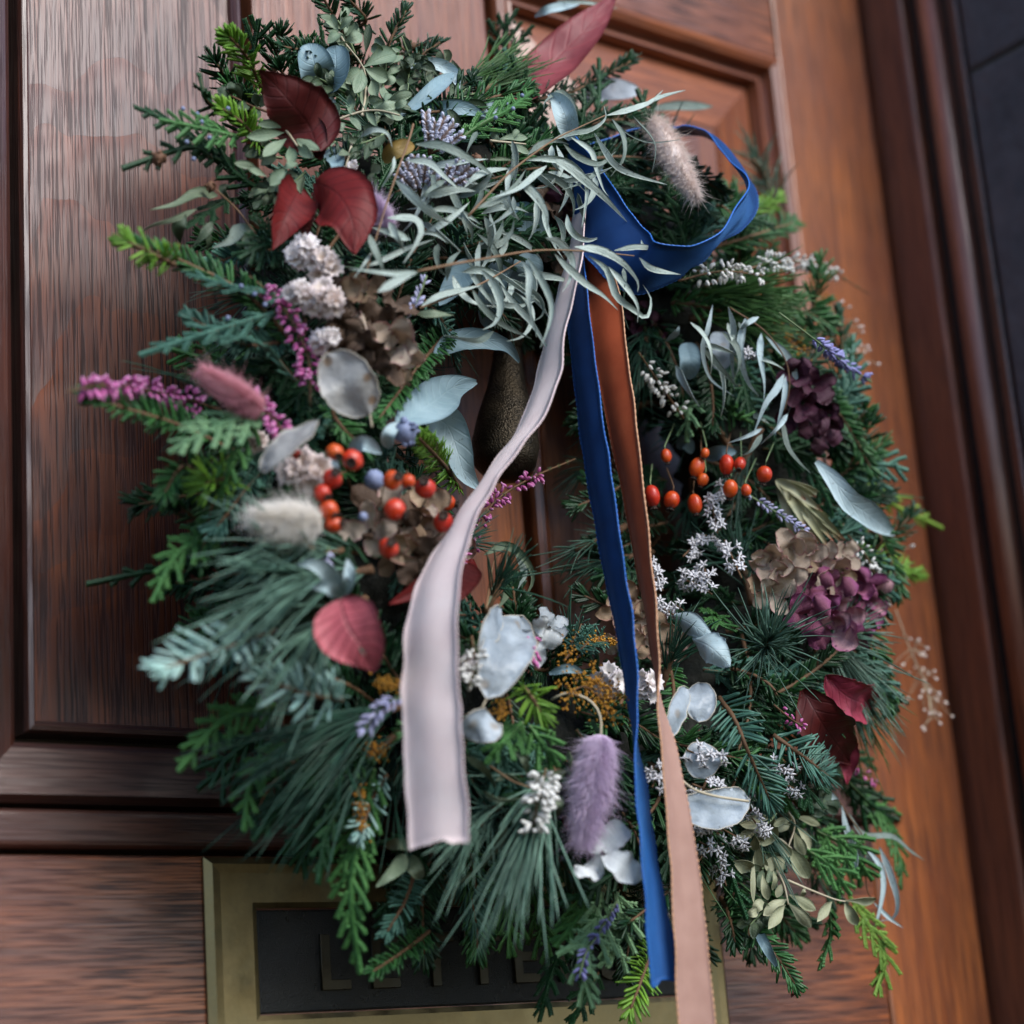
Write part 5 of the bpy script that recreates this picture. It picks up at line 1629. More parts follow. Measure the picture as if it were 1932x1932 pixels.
def leafy(zone, a, b, mat, n=9, w=52, ll=95, d=.018, label=None):
    st = [(a[0] + (b[0] - a[0]) * u + rng.normal(0, 6), a[1] + (b[1] - a[1]) * u + rng.normal(0, 6)) for u in (0, .35, .7, 1)]
    ax = nrm(np.array(b, float) - np.array(a, float)); nx = np.array([-ax[1], ax[0]])
    lv = []
    for k in range(n):
        u = .12 + .88 * k / (n - 1)
        p = np.array(a) + (np.array(b) - np.array(a)) * u
        e = p + (ax * .75 + nx * (1 if k % 2 else -1) * rng.uniform(.5, .9)) * ll * rng.uniform(.75, 1.1)
        lv.append((tuple(p), tuple(e), w * rng.uniform(.8, 1.15)))
    leaflets('box_sprig', label, zone, [st], lv, mat, d, 'green_stem')
for a, b, m_ in (((180, 560), (60, 380), 'sage'), ((300, 520), (330, 300), 'sage'), ((250, 700), (420, 560), 'olive'), ((100, 520), (-60, 430), 'olive_dark'), ((420, 520), (480, 330), 'olive_dark'), ((330, 740), (180, 800), 'olive_dark'),
                 ((560, 480), (660, 360), 'olive'), ((60, 800), (-80, 730), 'sage'), ((380, 640), (300, 560), 'sage'), ((640, 560), (820, 520), 'olive_dark'), ((150, 300), (60, 120), 'sage'), ((-40, 620), (-170, 560), 'olive_dark')):
    leafy(2, a, b, m_, 9, d=.016)
for a, b, m_ in (((1600, 1000), (1450, 1080), 'olive_dark'), ((1560, 880), (1420, 820), 'olive_dark'), ((1700, 960), (1560, 1060), 'olive')):
    leafy(1, a, b, m_, 9, d=.014)
for a, b, m_ in (((560, 760), (420, 900), 'olive_pale'), ((620, 1000), (480, 1080), 'olive'), ((700, 760), (820, 700), 'olive_dark'), ((560, 1240), (420, 1380), 'olive_dark')):
    leafy(9, a, b, m_, 8, d=.016, w=64, ll=110)
leaflets('box_sprig', 'pale dried box leaves at the lower right, upper spray', 9, [[(620, 750), (660, 830), (620, 960)], [(640, 960), (560, 900), (450, 920)]], [
    ((630, 950), (740, 1125), 96), ((660, 870), (715, 995), 74), ((670, 830), (745, 965), 54), ((640, 820), (550, 865), 54), ((570, 900), (460, 930), 54), ((450, 920), (500, 1115), 76),
    ((660, 780), (800, 830), 50), ((560, 920), (640, 1000), 60), ((540, 1000), (510, 1090), 70), ((610, 1000), (520, 1100), 90), ((650, 800), (540, 830), 50), ((430, 1080), (320, 1030), 90)], 'olive_pale', .02)
leaflets('box_sprig', 'pale dried box leaves at the lower right, lower spray', 9, [[(560, 1080), (600, 1160), (625, 1270)], [(620, 1135), (750, 1190), (880, 1240), (940, 1252)]], [
    ((630, 1215), (775, 1300), 70), ((625, 1260), (748, 1395), 76), ((615, 1240), (485, 1330), 76), ((610, 1270), (515, 1405), 80), ((490, 1250), (430, 1310), 66), ((870, 1250), (785, 1365), 66),
    ((940, 1250), (1112, 1245), 66), ((935, 1260), (1008, 1385), 70), ((430, 1000), (430, 1260), 34), ((480, 1100), (512, 1245), 54), ((540, 1080), (535, 1190), 34), ((470, 1300), (395, 1330), 60),
    ((590, 1150), (560, 1230), 50), ((720, 1180), (700, 1230), 34)], 'olive_pale', .024)
broad([(870, 650), (800, 700), (770, 800)], 130, 'olive_dark', 'dark round leaf at the lower right', 'oval', 9, .01, .02, name='box_leaf')
broad([(700, 780), (760, 740), (800, 690)], 100, 'olive_dark', None, 'oval', 9, .005, .015, name='box_leaf')
broad([(440, 1000), (360, 1090), (270, 1170)], 84, 'sage', None, 'lance', 8, .0, .01, name='box_leaf')
broad([(450, 1010), (490, 1070), (520, 1130)], 84, 'olive', None, 'oval', 8, .0, .01, name='box_leaf')
broad([(320, 950), (400, 930), (480, 960)], 60, 'olive', None, 'oval', 8, .0, .01, name='box_leaf')

# ---- honesty pods
honesty([(618, 668), (655, 722), (698, 782)], 92, 'lunaria_cream', 'translucent oval honesty pod at the left of the opening', .035, stem=[(702, 806)])
honesty([(490, 886), (535, 848), (598, 792)], 62, 'lunaria_cream', 'sideways honesty pod over the statice', .045, twist=(40, 55), cup=.3)
honesty([(982, 1165), (950, 1240), (918, 1318)], 92, 'lunaria', 'silver honesty pod right of the pink ribbon', .035, stem=[(910, 1335)])
honesty([(945, 1150), (925, 1190), (905, 1230)], 46, 'lunaria', None, .03, twist=(40, 40))
honesty([(870, 1385), (905, 1370), (940, 1365)], 58, 'lunaria', 'crumpled honesty pod beside the pink ribbon', .035, cup=.3, curl=.3)
honesty([(1320, 1290), (1322, 1325), (1318, 1362)], 58, 'lunaria', 'folded honesty pod, upright half', .03, twist=(-20, 10))
honesty([(1296, 1300), (1280, 1340), (1258, 1392)], 50, 'lunaria', 'folded honesty pod, lower half', .032, twist=(35, 35))
honesty([(1278, 1520), (1345, 1528), (1416, 1506)], 72, 'lunaria', 'large silver honesty pod lying across at the lower right', .035, cup=.2, twist=(20, 5))
honesty([(1328, 1400), (1326, 1432), (1330, 1468)], 66, 'lunaria', 'round honesty pod above the large one', .022)
mb = MB(); tube(mb, spline(lift([(1255, 1430), (1295, 1480), (1340, 1500), (1412, 1512)], .04, .04), 20), .0008, 6)
mb.build('honesty_stalk', MT['pale_stem'], wreath)

# ---- hydrangea florets
hydrangea([(645, 560), (690, 555), (660, 610), (705, 605), (745, 585), (650, 655), (700, 655), (750, 650), (748, 692)], ['hyd_tan', 'hyd_tan', 'hyd_cream', 'hyd_brown'],
          'tan dried hydrangea head below the statice', size=.0160, open_=.5)
hydrangea([(720, 960), (760, 990), (800, 1000), (840, 1030), (700, 1000), (780, 1050), (860, 1000), (800, 960), (740, 1040), (820, 1060)], ['hyd_tan', 'hyd_brown', 'hyd_cream'],
          'dried hydrangea behind the rose hips', size=.0160, open_=.35, dh=.006)
hydrangea([(1455, 1060), (1490, 1040), (1440, 1090), (1480, 1085), (1520, 1050), (1550, 1055), (1590, 1050), (1455, 1120), (1570, 1090)], ['hyd_tan', 'hyd_cream', 'hyd_cream'],
          'cream dried hydrangea at the right', size=.0160, open_=.4, dh=.012)
hydrangea([(1530, 1110), (1570, 1120), (1610, 1105), (1550, 1150), (1590, 1160), (1630, 1150), (1520, 1160), (1570, 1190), (1610, 1190), (1640, 1120)], ['hyd_purple', 'hyd_purple', 'hyd_pink'],
          'magenta dried hydrangea at the right edge', size=.0160, open_=.4, dh=.01)
hydrangea([(1505, 710), (1535, 730), (1515, 760), (1550, 770), (1530, 800), (1500, 790), (1555, 810)], ['hyd_dark'],
          'dark purple dried hydrangea behind the hanging strap leaves', size=.0135, open_=.5, dh=.016)
hydrangea([(1165, 1160), (1200, 1170), (1240, 1190), (1170, 1210), (1220, 1220), (1260, 1215), (1190, 1140)], ['hyd_tan', 'hyd_cream', 'hyd_tan'],
          'beige dried hydrangea behind the blue ribbon', size=.0135, open_=.4, dh=.012)
hydrangea([(1050, 340), (1075, 370), (1060, 410), (1085, 440), (1050, 470), (1030, 380), (1070, 500), (1095, 400)], ['hyd_brown', 'hyd_brown', 'hyd_dark'],
          'brown dried hydrangea behind the ribbon knot', size=.0115, open_=.6, dh=-.004)
hydrangea([(1205, 600), (1235, 625), (1180, 630), (1215, 660)], ['hyd_dark', 'hyd_dark', 'hyd_purple'], None, size=.012, open_=.3, dh=-.02)
hydrangea([(1036, 1185), (1018, 1205)], ['hyd_white'], 'white skeleton hydrangea floret under the opening', size=.014, open_=.2, dh=.03)
hydrangea([(1138, 1610)], ['hyd_white'], 'pale blue white hydrangea floret under the mauve tail', size=.0215, open_=.1, dh=.052)
hydrangea([(1165, 240), (1195, 260), (1180, 290)], ['hyd_brown', 'hyd_cream'], None, size=.010, open_=.5, dh=-.005)

# ---- statice and sea lavender
papery(572, 472, 30, 'papery', 'white papery statice, top of the left bunch', 8, .035)
papery(608, 500, 30, 'cream_flower', None, 8, .035)
papery(556, 548, 26, 'papery', None, 7, .036)
papery(603, 562, 36, 'cream_flower', 'white papery statice beside the tan hydrangea', 10, .038)
papery(612, 642, 26, 'papery', None, 7, .03)
papery(660, 325, 22, 'papery', 'small statice flower above the red leaf', 5, .02)
papery(572, 892, 40, 'cream_flower', 'cream statice bunch left of the rose hips', 12, .03)
papery(478, 835, 24, 'cream_flower', None, 6, .02)
papery(1150, 1285, 34, 'papery', 'white ruffled statice left of the blue ribbon', 9, .015)
papery(1218, 1300, 32, 'papery', 'white ruffled statice between the ribbons', 9, .015)
papery(880, 1255, 18, 'papery', None, 5, .03)

def sea(zone, base, tips, label):
    root = part('sea_lavender', S(*Z(zone, *base), .01), label)
    st, fl = MB(), MB()
    for tx, ty in tips:
        P = spline([S(*Z(zone, *base), .008), S(*Z(zone, (base[0] * .4 + tx * .6), (base[1] * .4 + ty * .6)), .022), S(*Z(zone, tx, ty), .030)], 18)
        tube(st, P, .0005, 5)
        T, B, N = frames(P, TOCAM)
        n = 46
        s = rng.uniform(.45, 1, n); i = np.clip((s * 17).astype(int), 0, 17)
        sg = np.where(rng.random(n) < .5, 1, -1)
        D = T[i] * .75 + B[i] * (sg * .55)[:, None] + N[i] * rng.normal(.2, .3, n)[:, None]
        needles(fl, P[i], D, B[i], .0042 * rng.uniform(.8, 1.2, n), .0018, .7, None, prof=((0, .5), (.4, .9), (.8, 1), (1, .4)), sides=5)
    st.build('stems', MT['twig'], root, kind='stuff')
    fl.build('flowers', MT['sealav'], root, kind='stuff')
sea(2, (560, 860), [(545, 620), (600, 680), (650, 650), (700, 690), (745, 750), (690, 800), (560, 740)], 'feathery lilac sea lavender, upper tuft')
sea(2, (520, 1100), [(390, 960), (430, 900), (480, 860), (550, 880), (600, 950), (620, 1000), (470, 960)], 'feathery lilac sea lavender, lower tuft')
sea(2, (640, 1060), [(680, 930), (740, 890), (790, 930), (830, 960), (760, 1000), (700, 990)], 'feathery lilac sea lavender, right tuft')

for zone, pts, n, lb in ((6, [(260, 880), (205, 970), (230, 1140)], 16, 'white star flowers under the right rose hips'), (6, [(170, 1150), (100, 1210), (40, 1270)], 12, None),
        (6, [(270, 1180), (320, 1290), (365, 1390)], 14, None), (6, [(30, 1400), (110, 1420), (200, 1480)], 16, 'white star flowers beside the dark pine tuft'), (6, [(160, 1340), (180, 1420)], 6, None),
        (5, [(1760, 1270), (1800, 1360), (1860, 1460)], 14, None), (5, [(1780, 1500), (1850, 1550), (1930, 1600)], 10, None), (6, [(0, 1540), (40, 1570)], 6, None),
        (9, [(130, 920), (200, 950), (265, 930)], 9, 'white star flowers under the silver pod'), (9, [(90, 600), (180, 630), (290, 620)], 12, None), (9, [(60, 410), (160, 450), (275, 450)], 12, None),
        (9, [(90, 830), (160, 820), (240, 830)], 8, None), (9, [(380, 750), (440, 810), (490, 870)], 12, None), (9, [(260, 850), (330, 890), (400, 930)], 10, None),
        (9, [(235, 980), (255, 1080), (280, 1165)], 10, 'white star flowers hanging beside the rust ribbon'), (9, [(510, 460), (580, 510), (670, 550)], 9, None), (9, [(590, 600), (650, 620), (700, 650)], 7, None),
        (8, [(1800, 500), (1820, 560), (1800, 620)], 8, None), (6, [(400, 150), (430, 180)], 5, None)):
    stars(lift(px_path(pts, zone), .02, .026), n, label=lb)

# ---- heather
heather(lift([(420, 775), (340, 750), (220, 728), (125, 738)], .0, .045), 'heather_pink', 170, .0062, .0045, 'pink heather spike reaching far left', s0=.1)
heather(lift([(460, 745), (500, 775), (535, 815)], .03, .035), 'heather_pink', 60, .006, .0045, 'short pink heather below the rose tail', greentip=0)
heather(lift([(585, 765), (580, 670), (530, 575), (470, 520)], .02, .025), 'heather_pink', 130, .0055, .0042, 'pink heather running down beside the statice')
heather(lift([(840, 1110), (880, 1030), (930, 950), (1000, 903), (1085, 866)], .0, .0, .02), 'heather_pink', 110, .0058, .0042, 'pink heather crossing the opening', greentip=.2)
heather(lift([(1280, 530), (1360, 512), (1440, 520)], .02, .03), 'heather_white', 70, .007, .0042, 'white heather under the blue loop', s0=.2, greentip=0)
heather(lift([(1330, 540), (1440, 500), (1540, 500), (1640, 555)], .015, .02), 'heather_white', 130, .006, .0042, 'long white heather spike pointing right', s0=.25)
heather(lift([(1290, 790), (1245, 725), (1205, 665)], .02, .03), 'heather_white', 52, .0065, .0042, 'white heather sprig right of the ribbons')
heather(lift([(1030, 1450), (1015, 1510), (1005, 1570)], .04, .05), 'heather_white', 90, .007, .0056, 'white heather left of the mauve tail', greentip=.03)
heather(lift([(890, 1200), (895, 1250), (885, 1300)], .03, .035), 'heather_white', 40, .006, .004, None, greentip=.05)
heather(lift([(1600, 1010), (1640, 1060), (1670, 1140)], .02, .02), 'heather_white', 70, .0045, .0036, 'small white heather behind the hydrangea', greentip=.05)
heather(lift([(1590, 1420), (1620, 1450), (1660, 1480)], -.01, -.01), 'heather_pink', 24, .004, .0036, None, greentip=.05)
heather(lift([(1460, 1330), (1490, 1355), (1520, 1375)], .02, .02), 'heather_pink', 14, .004, .0036, None, greentip=.05)
heather(lift([(1015, 1210), (1000, 1240), (1005, 1190)], .035, .035), 'heather_pink', 12, .004, .0050, None, greentip=.05)

# ---- hare's tail grass
tail(S(495, 778, .035), S(378, 700, .055), .016, 'fur_rose', 2200, 'dusty rose hare tail grass head at the left')
tail(S(604, 990, .045), S(478, 978, .06), .0215, 'fur_cream', 2600, 'cream hare tail grass head at the left', stem=[S(625, 1005, .04)])
tail(S(1135, 1388, .035), S(1098, 1600, .045), .0255, 'fur_mauve', 3600, 'mauve hare tail grass head hanging at the bottom', stem=[S(1132, 1350, .036), S(1110, 1320, .034), S(1070, 1308, .03), S(1040, 1320, .02)])
tail(S(1232, 225, .05), S(1318, 382, .06), .020, 'fur_peach', 2200, 'peach hare tail grass head above the blue loop')
tail(S(730, 440, .01), S(700, 375, .022), .0165, 'fur_mauve', 1400, 'small mauve hare tail beside the red leaf')
tail(S(1232, 1660, .0), S(1250, 1750, .005), .015, 'fur_peach', 1200, None)
tail(S(1530, 1440, .0), S(1520, 1495, .008), .010, 'fur_peach', 700, None)

# ---- rose hips
for x, y, r, m, lb in ((632, 853, 15, 'hip', 'topmost rose hip of the left cluster'), (665, 868, 18, 'hip_red', None), (627, 903, 18, 'hip_red', None), (608, 930, 16, 'hip_red', None), (620, 962, 17, 'hip', None),
        (630, 990, 15, 'hip', 'lowest orange rose hip of the left column'), (740, 906, 17, 'hip', None), (770, 908, 14, 'hip', None), (802, 921, 20, 'hip_red', None), (745, 961, 20, 'hip_red', None), (843, 948, 17, 'hip', None),
        (836, 985, 20, 'hip_red', None), (733, 1034, 18, 'hip_red', 'single rose hip below the left cluster'), (560, 858, 9, 'hip_red', None)):
    tw = nrm(rng.normal(size=3) * .28 - FWD * .55 + RIGHT * .5 - DOWN * .02)
    hip(x, y, r * .94 * rng.uniform(.92, 1.08), .045, m, 1.02, tw, S(x + rng.uniform(-30, 10), y + rng.uniform(10, 50), .01), lb)
for x, y, r, asp, lb in ((1230, 936, 15, 1.35, 'leftmost rose hip of the right cluster'), (1267, 943, 15, 1.1, None), (1311, 951, 13, 1.45, None), (1315, 882, 14, 1.35, None), (1326, 905, 10, 1.2, None), (1371, 877, 14, 1.35, None),
        (1396, 875, 11, 1.3, None), (1442, 895, 14, 1.1, 'rightmost rose hip of the right cluster'), (1378, 922, 14, 1.2, None), (1257, 860, 10, 1.3, None), (1408, 925, 9, 1.3, None), (1330, 855, 8, 1.2, None)):
    tw = nrm(DOWN + rng.normal(size=3) * .25 - FWD * .25)
    hip(x, y, r * 1.12, .03, 'hip' if rng.random() < .6 else 'hip_red', asp, tw, S(x + rng.uniform(-10, 20), y - 60, .01), lb)

# ---- lavender, goldenrod, cones, seeds, protea
spike(lift([(1470, 590), (1530, 635), (1600, 690), (1645, 722)], .075, .085), 'lavender', 80, .0032, .0055, 'blue lavender spike at the right edge', s0=.3)
spike(lift([(1370, 900), (1415, 935), (1470, 970), (1525, 1006)], .015, .018), 'lavender_grey', 46, .0022, .004, 'pale lavender spike under the rose hips')
spike(lift([(745, 640), (770, 600), (790, 560), (805, 520)], .025, .035), 'lavender_grey', 30, .0018, .004, 'thin lavender spike on the tan hydrangea', s0=.3)
spike(lift([(1165, 1700), (1130, 1760), (1105, 1800), (1093, 1845)], .045, .05), 'lavender', 44, .0022, .0046, 'blue lavender spike hanging at the bottom', s0=.1)
spike(lift([(770, 1310), (735, 1325), (705, 1350), (683, 1388)], .035, .045), 'lavender_grey', 40, .003, .0056, 'lavender spike left of the pink ribbon', s0=.2)
spike(lift([(1590, 960), (1600, 985), (1620, 1010)], -.015, -.015), 'lavender', 16, .0025, .0045, None, s0=.1)
spike(lift([(620, 1030), (618, 1060)], .03, .03), 'lavender_grey', 8, .001, .004, None, s0=.1)
crumbs([Z(5, 1310, 1850), Z(5, 1370, 1780), Z(5, 1420, 1740)], n=110, dh=.03, label='ochre goldenrod crumbs on the teal fir')
crumbs([Z(8, 1330, 100), Z(8, 1430, 60), Z(8, 1530, 130), Z(8, 1620, 120)], n=230, spread=.011, dh=.032, label='ochre goldenrod tuft left of the blue ribbon')
crumbs([Z(8, 1450, 0), Z(8, 1500, 60), Z(8, 1560, 220)], n=160, spread=.008, dh=.032)
crumbs([Z(5, 1470, 1730), Z(5, 1540, 1740), Z(5, 1620, 1735)], n=80, spread=.003, dh=.035)
crumbs([Z(8, 180, 640), Z(8, 185, 780), Z(8, 180, 880)], n=120, spread=.004, dh=.02, label='ochre goldenrod strand left of the pink ribbon')
crumbs([Z(8, 290, 40), Z(8, 340, 60), Z(8, 400, 50)], n=120, spread=.005, dh=.03)
crumbs([Z(8, 230, 380), Z(8, 260, 420), Z(8, 300, 430)], n=90, spread=.005, dh=.01)
crumbs([Z(8, 950, 200), Z(8, 970, 170)], n=60, spread=.005, dh=.03)
crumbs([Z(6, 560, 20), Z(6, 640, 80), Z(6, 700, 150)], n=150, spread=.010, dh=-.01, label='ochre crumbs below the lavender')
crumbs([Z(3, 780, 1690), Z(3, 820, 1650), Z(3, 850, 1700)], n=60, spread=.006, dh=-.02)
def ball(px, py, r, mat, dh, name, label=None, scales=0):
    c = S(px, py, dh)
    R = r * PX
    n, sd = 11, 14
    ph = np.linspace(.05, np.pi - .05, n)
    a = np.arange(sd) * 6.283 / sd
    bump = 1 + .10 * np.sin(ph[:, None] * 5) * np.sin(a[None] * 4 + ph[:, None] * 3)
    V = c + R * bump[..., None] * np.stack([np.sin(ph)[:, None] * np.cos(a), np.sin(ph)[:, None] * np.sin(a), np.broadcast_to(np.cos(ph)[:, None], (n, sd))], -1)
    i = np.arange(n - 1)[:, None] * sd; j = np.arange(sd)[None]; k = (j + 1) % sd
    o = MB().add(V.reshape(-1, 3), np.stack([i + j, i + k, i + sd + k, i + sd + j], -1).reshape(-1, 4), None, rng.random()).build(name, MT[mat], wreath, label=label)
    if scales:
        d = nrm(rng.normal(size=(scales, 3)))
        mb = MB()
        needles(mb, c + d * R * .8, d, np.cross(d, [.1, .2, .9]), R * .55, R * .7, .45, None, prof=((0, .8), (.6, 1), (1, .5)))
        mb.build('scales', MT[mat], o, kind='stuff')
ball(764, 815, 20, 'blue_cone', .03, 'cypress_cone', 'blue grey cypress cone above the rose hips', 12)
ball(706, 905, 17, 'blue_cone', .025, 'juniper_berry', 'blue juniper berry behind the rose hips')
ball(685, 975, 8, 'blue_cone', .035, 'juniper_berry')
ball(299, 298, 11, 'cone', .03, 'cypress_cone', 'tiny brown cone on the upper left cypress', 16)
ball(398, 352, 9, 'cone', .02, 'cypress_cone', None, 16)
ball(900, 300, 9, 'cone', .025, 'cypress_cone', None, 12)
for k, (x, y) in enumerate([(430, 205), (380, 230), (352, 268), (365, 300), (372, 215), (345, 205), (395, 260), (955, 195), (985, 180), (935, 222), (968, 205), (480, 555), (455, 540), (500, 575), (430, 600), (400, 620)]):
    ball(x, y, 4.2, 'blue_cone', .035, 'juniper_bud')
ball(1640, 1000, 30, 'cone', -.015, 'pine_cone', 'small brown pine cone at the right edge', 60)
seed_spray([(1690, 1150), (1715, 1220), (1745, 1290), (1760, 1355)], 34, label='fine cream seed heads over the right stile', dh=-.03)
seed_spray([(1520, 540), (1560, 580), (1590, 620), (1625, 680)], 40, label='fine cream seed heads behind the lavender', dh=-.005)
seed_spray([(1640, 1010), (1680, 1060), (1690, 1100)], 20, mat='heather_white', dh=-.03)
def protea():
    root = part('protea_bloom', S(1470, 920, .01), 'protea bud with red tipped pale bracts')
    b = S(1465, 905, .0)
    for k in range(18):
        e = S(1545 + rng.uniform(-75, 60), 985 + rng.uniform(-55, 65), rng.uniform(-.008, .012))
        m = (b + e) / 2 + TOCAM * rng.uniform(.004, .012)
        leaf(np.array([b, m, e]), .0058, 'protea', root, 'lance', name='bract', cup=.25, n=10, m=5, twist=(rng.uniform(-30, 30),) * 2)
protea()

# ================================================================== ribbons
def ribbon(name, label, rows, W, mat, edgemat, sign=1, n=110, m=9, frayed=False):
    """velvet ribbon of constant width W; rows = (px, py, h, apparent width px, side flip); it turns away where it looks narrow"""
    R = spline(np.array([[r[0], r[1], r[2] * 3000, r[3], r[4] if len(r) > 4 else sign] for r in rows], float), n)
    C0 = np.array([at(r[0], r[1], r[2] / 3000) for r in R])
    d2 = np.gradient(R[:, :2], axis=0)
    d2 /= np.maximum(np.linalg.norm(d2, axis=1, keepdims=True), 1e-6)
    T = nrm(np.gradient(C0, axis=0))
    view = nrm(C0 - CAM)
    acr = nrm(np.cross(view, T))                   # across, square to the line of sight
    dep = nrm(np.cross(T, acr))
    dist = np.linalg.norm(C0 - CAM, axis=1)
    ap = np.clip(R[:, 3] * dist / FOC / W, -1.0, 1.0)
    ac = np.where(R[:, 4] >= 0, 1, -1) * np.sqrt(1 - ap ** 2)
    k = np.ones(7) / 7
    ac = np.convolve(np.pad(ac, 3, 'edge'), k, 'valid')
    ap = np.convolve(np.pad(ap, 3, 'edge'), k, 'valid')
    A = nrm(acr * ap[:, None] + dep * ac[:, None])
    Nn = np.cross(A, T)
    x = np.linspace(-.5, .5, m)
    s = np.linspace(0, 1, n)
    sag = .035 * W * np.cos(x * 6.0)[None] + .006 * W * np.sin(s * 21 + 1)[:, None] * x[None] * 2
    e_ = np.sign(x)[None] * (np.abs(x) * 2)[None] ** 3
    lat = .007 * W * e_ * (np.sin(s * 95 + 2 * np.sin(s * 23))[:, None] + np.sin(s * 57 + 1.3)[:, None] * np.sign(x)[None])
    rip = .005 * W * (np.sin(s * 64 + x[None].T * 3).T + np.sin(s[:, None] * 37 + x[None] * 5 + 2)) + .012 * W * e_ ** 2 * np.sin(s * 83 + 1)[:, None]
    V = C0[:, None] + A[:, None] * ((x * W)[None] + lat)[..., None] + Nn[:, None] * (sag + rip)[..., None]
    V[-1] += T[-1] * (rng.normal(size=(m, 1)) * .0006 - .0012 * np.cos(x * 6)[:, None])
    th = .00045
    i = np.arange(n - 1)[:, None] * m; j = np.arange(m - 1)[None]
    q = np.stack([i + j, i + j + 1, i + m + j + 1, i + m + j], -1).reshape(-1, 4)
    o = n * m
    ring = [u for u in range(m)] + [u * m + m - 1 for u in range(1, n)] + [(n - 1) * m + u for u in range(m - 2, -1, -1)] + [u * m for u in range(n - 2, 0, -1)]
    rim = [[ring[u], ring[(u + 1) % len(ring)], ring[(u + 1) % len(ring)] + o, ring[u] + o] for u in range(len(ring))]
    L = np.concatenate([[0], np.cumsum(np.linalg.norm(np.diff(C0, axis=0), axis=1))]) / W
    uv = np.stack([np.broadcast_to(x[None] + .5, (n, m)), np.broadcast_to(L[:, None], (n, m))], -1).reshape(-1, 2)
    mb = MB()
    mb.add(np.vstack([(V + Nn[:, None] * th).reshape(-1, 3), (V - Nn[:, None] * th).reshape(-1, 3)]), np.vstack([q, q[:, ::-1] + o, rim]), None, .5, np.vstack([uv, uv]))
    me = mb.mesh('band')
    mi = np.zeros(len(me.polygons), np.int32)
    mi[len(q):2 * len(q)] = 1
    me.polygons.foreach_set('material_index', mi)
    return me, V

def velvet(name, c1, c2, sheencol, rough=.75, sheen=.6):
    m, t, out = nodes(name)
    uv = N_(t, 'ShaderNodeUVMap')
    mp = N_(t, 'ShaderNodeMapping')
    mp.inputs['Scale'].default_value = (70, 55, 1)
    t.links.new(uv.outputs[0], mp.inputs[0])
    w = N_(t, 'ShaderNodeTexWave', i_Scale=1.0, i_Distortion=1.2)
    w.bands_direction = 'DIAGONAL'
    t.links.new(mp.outputs[0], w.inputs['Vector'])
    n = N_(t, 'ShaderNodeTexNoise', i_Scale=1.6, i_Detail=3.0)
    t.links.new(uv.outputs[0], n.inputs['Vector'])
    n2 = N_(t, 'ShaderNodeTexNoise', i_Scale=160.0, i_Detail=2.0)
    t.links.new(uv.outputs[0], n2.inputs['Vector'])
    f = mth(t, 'ADD', rampf(t, n.outputs['Fac'], .3, .7, 0, .8), rampf(t, n2.outputs['Fac'], .3, .7, -.15, .25), clamp=True)
    p = N_(t, 'ShaderNodeBsdfPrincipled', i_Roughness=rough)
    t.links.new(mixc(t, f, c1, c2), p.inputs['Base Color'])
    p.inputs['Specular IOR Level'].default_value = .2
    p.inputs['Sheen Weight'].default_value = sheen
    p.inputs['Sheen Roughness'].default_value = .3
    p.inputs['Sheen Tint'].default_value = (*sheencol, 1)
    b = N_(t, 'ShaderNodeBump', i_Strength=.35, i_Distance=.0003)
    t.links.new(w.outputs['Fac'], b.inputs['Height'])
    t.links.new(b.outputs[0], p.inputs['Normal'])
    t.links.new(p.outputs[0], out.inputs[0])
    return m
MT['v_pink'] = velvet('velvet_pink', (.82, .64, .62), (.90, .76, .73), (.95, .88, .9))
MT['v_rust'] = velvet('velvet_rust', (.34, .060, .020), (.44, .092, .033), (.8, .4, .28))
MT['v_blue'] = velvet('velvet_blue', (.004, .028, .11), (.006, .046, .18), (.10, .32, .80))
MT['b_pink'] = velvet('ribbon_back_pink', (.60, .46, .48), (.68, .56, .57), (.9, .8, .85), .5, .15)
MT['b_rust'] = velvet('ribbon_back_rust', (.34, .19, .15), (.42, .25, .20), (.8, .6, .5), .5, .15)
MT['b_blue'] = velvet('ribbon_back_blue', (.009, .066, .23), (.014, .092, .31), (.2, .5, .9), .45, .2)
MT['e_pink'] = plant('selvedge_pink', (.62, .46, .48), (.72, .58, .58), .5, 0, scale=900)
MT['e_rust'] = plant('selvedge_rust', (.52, .24, .12), (.66, .38, .22), .45, 0, scale=900)
MT['e_blue'] = plant('selvedge_blue', (.012, .09, .38), (.03, .16, .52), .4, 0, scale=900)

def stitched(V, side, r):
    """selvedge: a thin corded edge along one side of the band"""
    P = V[:, 0] if side < 0 else V[:, -1]
    P = spline(P, 420)
    mb = MB()
    tube(mb, P, r * (1 + .38 * np.sin(np.arange(420) * 2.1)), 5)
    return mb

def make_ribbon(name, label, rows, W, mat, edge, sign=1, n=110, band='band', root=None):
    me, V = ribbon(name, label, rows, W, mat, edge, sign, n)
    if root is None:
        root = thing(empty(name, V[0].mean(0)), label, 'ribbon', None, 'velvet ribbons tied to the wreath')
    me.materials.append(MT[mat])
    me.materials.append(MT['b' + mat[1:]])
    bo = put(band, me, None, root)
    for sd in (-1, 1):
        stitched(V, sd, .00052).build('selvedge', MT[edge], bo)
    return root, V

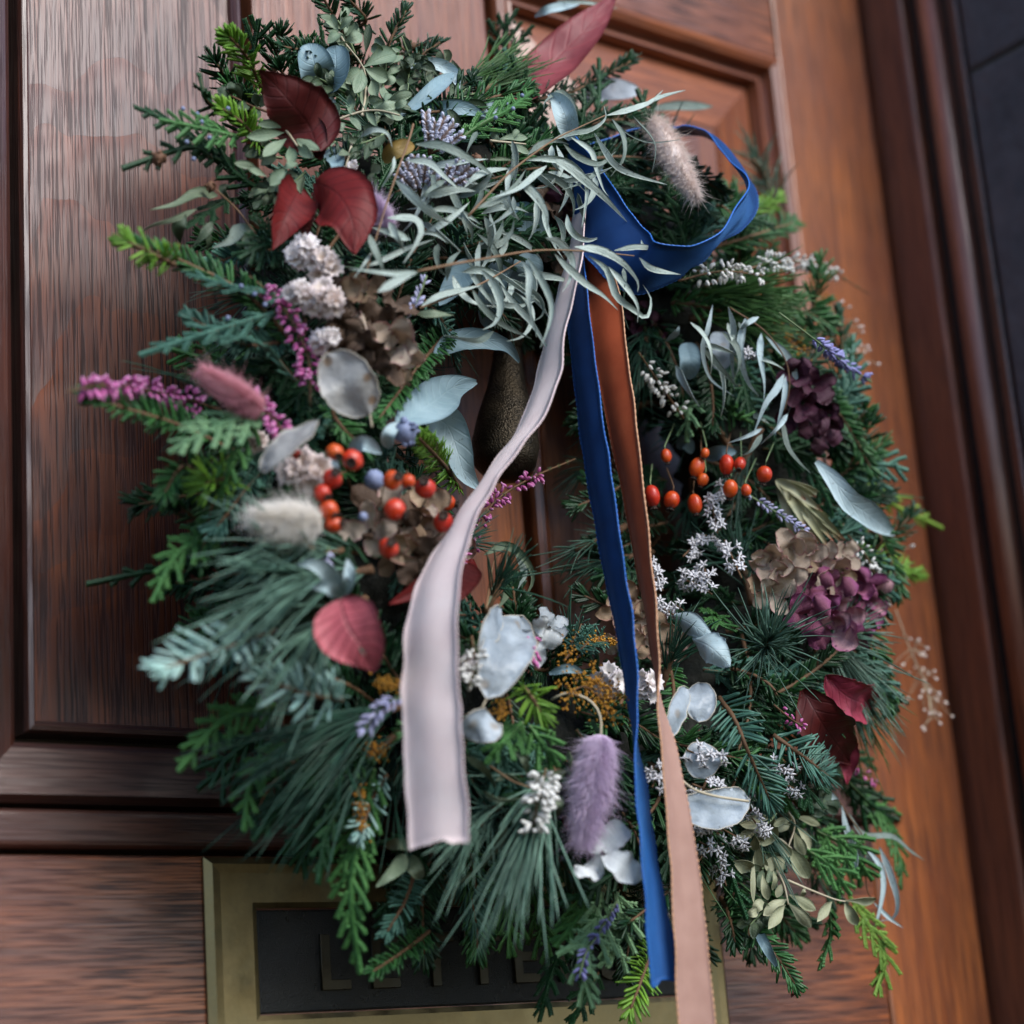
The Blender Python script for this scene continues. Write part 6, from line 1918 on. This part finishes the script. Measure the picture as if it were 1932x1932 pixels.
make_ribbon('pink_ribbon', 'dusty pink velvet ribbon with a squared end hanging at the left', [
    (1088, 395, .138, 20), (1080, 470, .158, 24), (1066, 540, .168, 32), (1046, 620, .172, 34), (1026, 720, .176, 42), (1000, 790, .178, 30), (955, 855, .178, 22), (905, 925, .180, 24), (868, 985, .186, 34),
    (833, 1060, .196, 62), (812, 1150, .202, 88), (808, 1260, .204, 104), (813, 1400, .204, 108), (820, 1500, .203, 109), (826, 1592, .203, 110)], .0350, 'v_pink', 'e_pink', 1)
make_ribbon('rust_ribbon', 'rust velvet ribbon with pale corded edges, reaching the bottom of the picture', [
    (1092, 345, .128, 26), (1092, 400, .146, 40), (1110, 470, .162, 52), (1136, 560, .172, 62), (1146, 640, .176, 66), (1162, 740, .178, 58), (1180, 850, .180, 48), (1196, 950, .182, 38),
    (1212, 1060, .184, 31), (1226, 1160, .186, 20), (1236, 1250, .186, 14), (1246, 1340, .188, -14), (1262, 1430, .190, -30), (1278, 1540, .190, -42), (1291, 1650, .188, -52), (1300, 1760, .186, -58), (1308, 1860, .184, -64), (1318, 1990, .182, -70)], .0225, 'v_rust', 'e_rust', 1)
blue, _ = make_ribbon('blue_ribbon', 'royal blue velvet ribbon with a bow loop and a tail beside the rust ribbon', [
    (1082, 500, .150, 30), (1086, 560, .160, 40), (1094, 640, .165, 42), (1108, 760, .168, 46), (1122, 860, .170, 46), (1138, 960, .172, 44), (1154, 1060, .174, 40), (1172, 1160, .176, 36), (1186, 1260, .178, 28),
    (1195, 1360, .180, 10), (1205, 1460, .182, -18), (1218, 1580, .182, -24), (1230, 1680, .182, -32), (1242, 1760, .180, -46), (1256, 1852, .178, -58)], .0225, 'v_blue', 'e_blue', 1, band='tail')
make_ribbon('blue_ribbon', None, [
    (1066, 288, .122, 44), (1090, 330, .150, 60), (1122, 400, .172, 100), (1158, 455, .186, 116), (1212, 506, .196, 104), (1282, 502, .204, 56), (1335, 474, .210, 16), (1372, 432, .206, 16), (1405, 388, .196, 30),
    (1410, 350, .186, 24), (1388, 305, .174, 10), (1350, 264, .158, -8), (1300, 245, .140, -10), (1230, 250, .122, -24), (1150, 280, .112, -40), (1085, 305, .105, -50)], .0360, 'v_blue', 'e_blue', 1, 140, band='loop', root=blue)
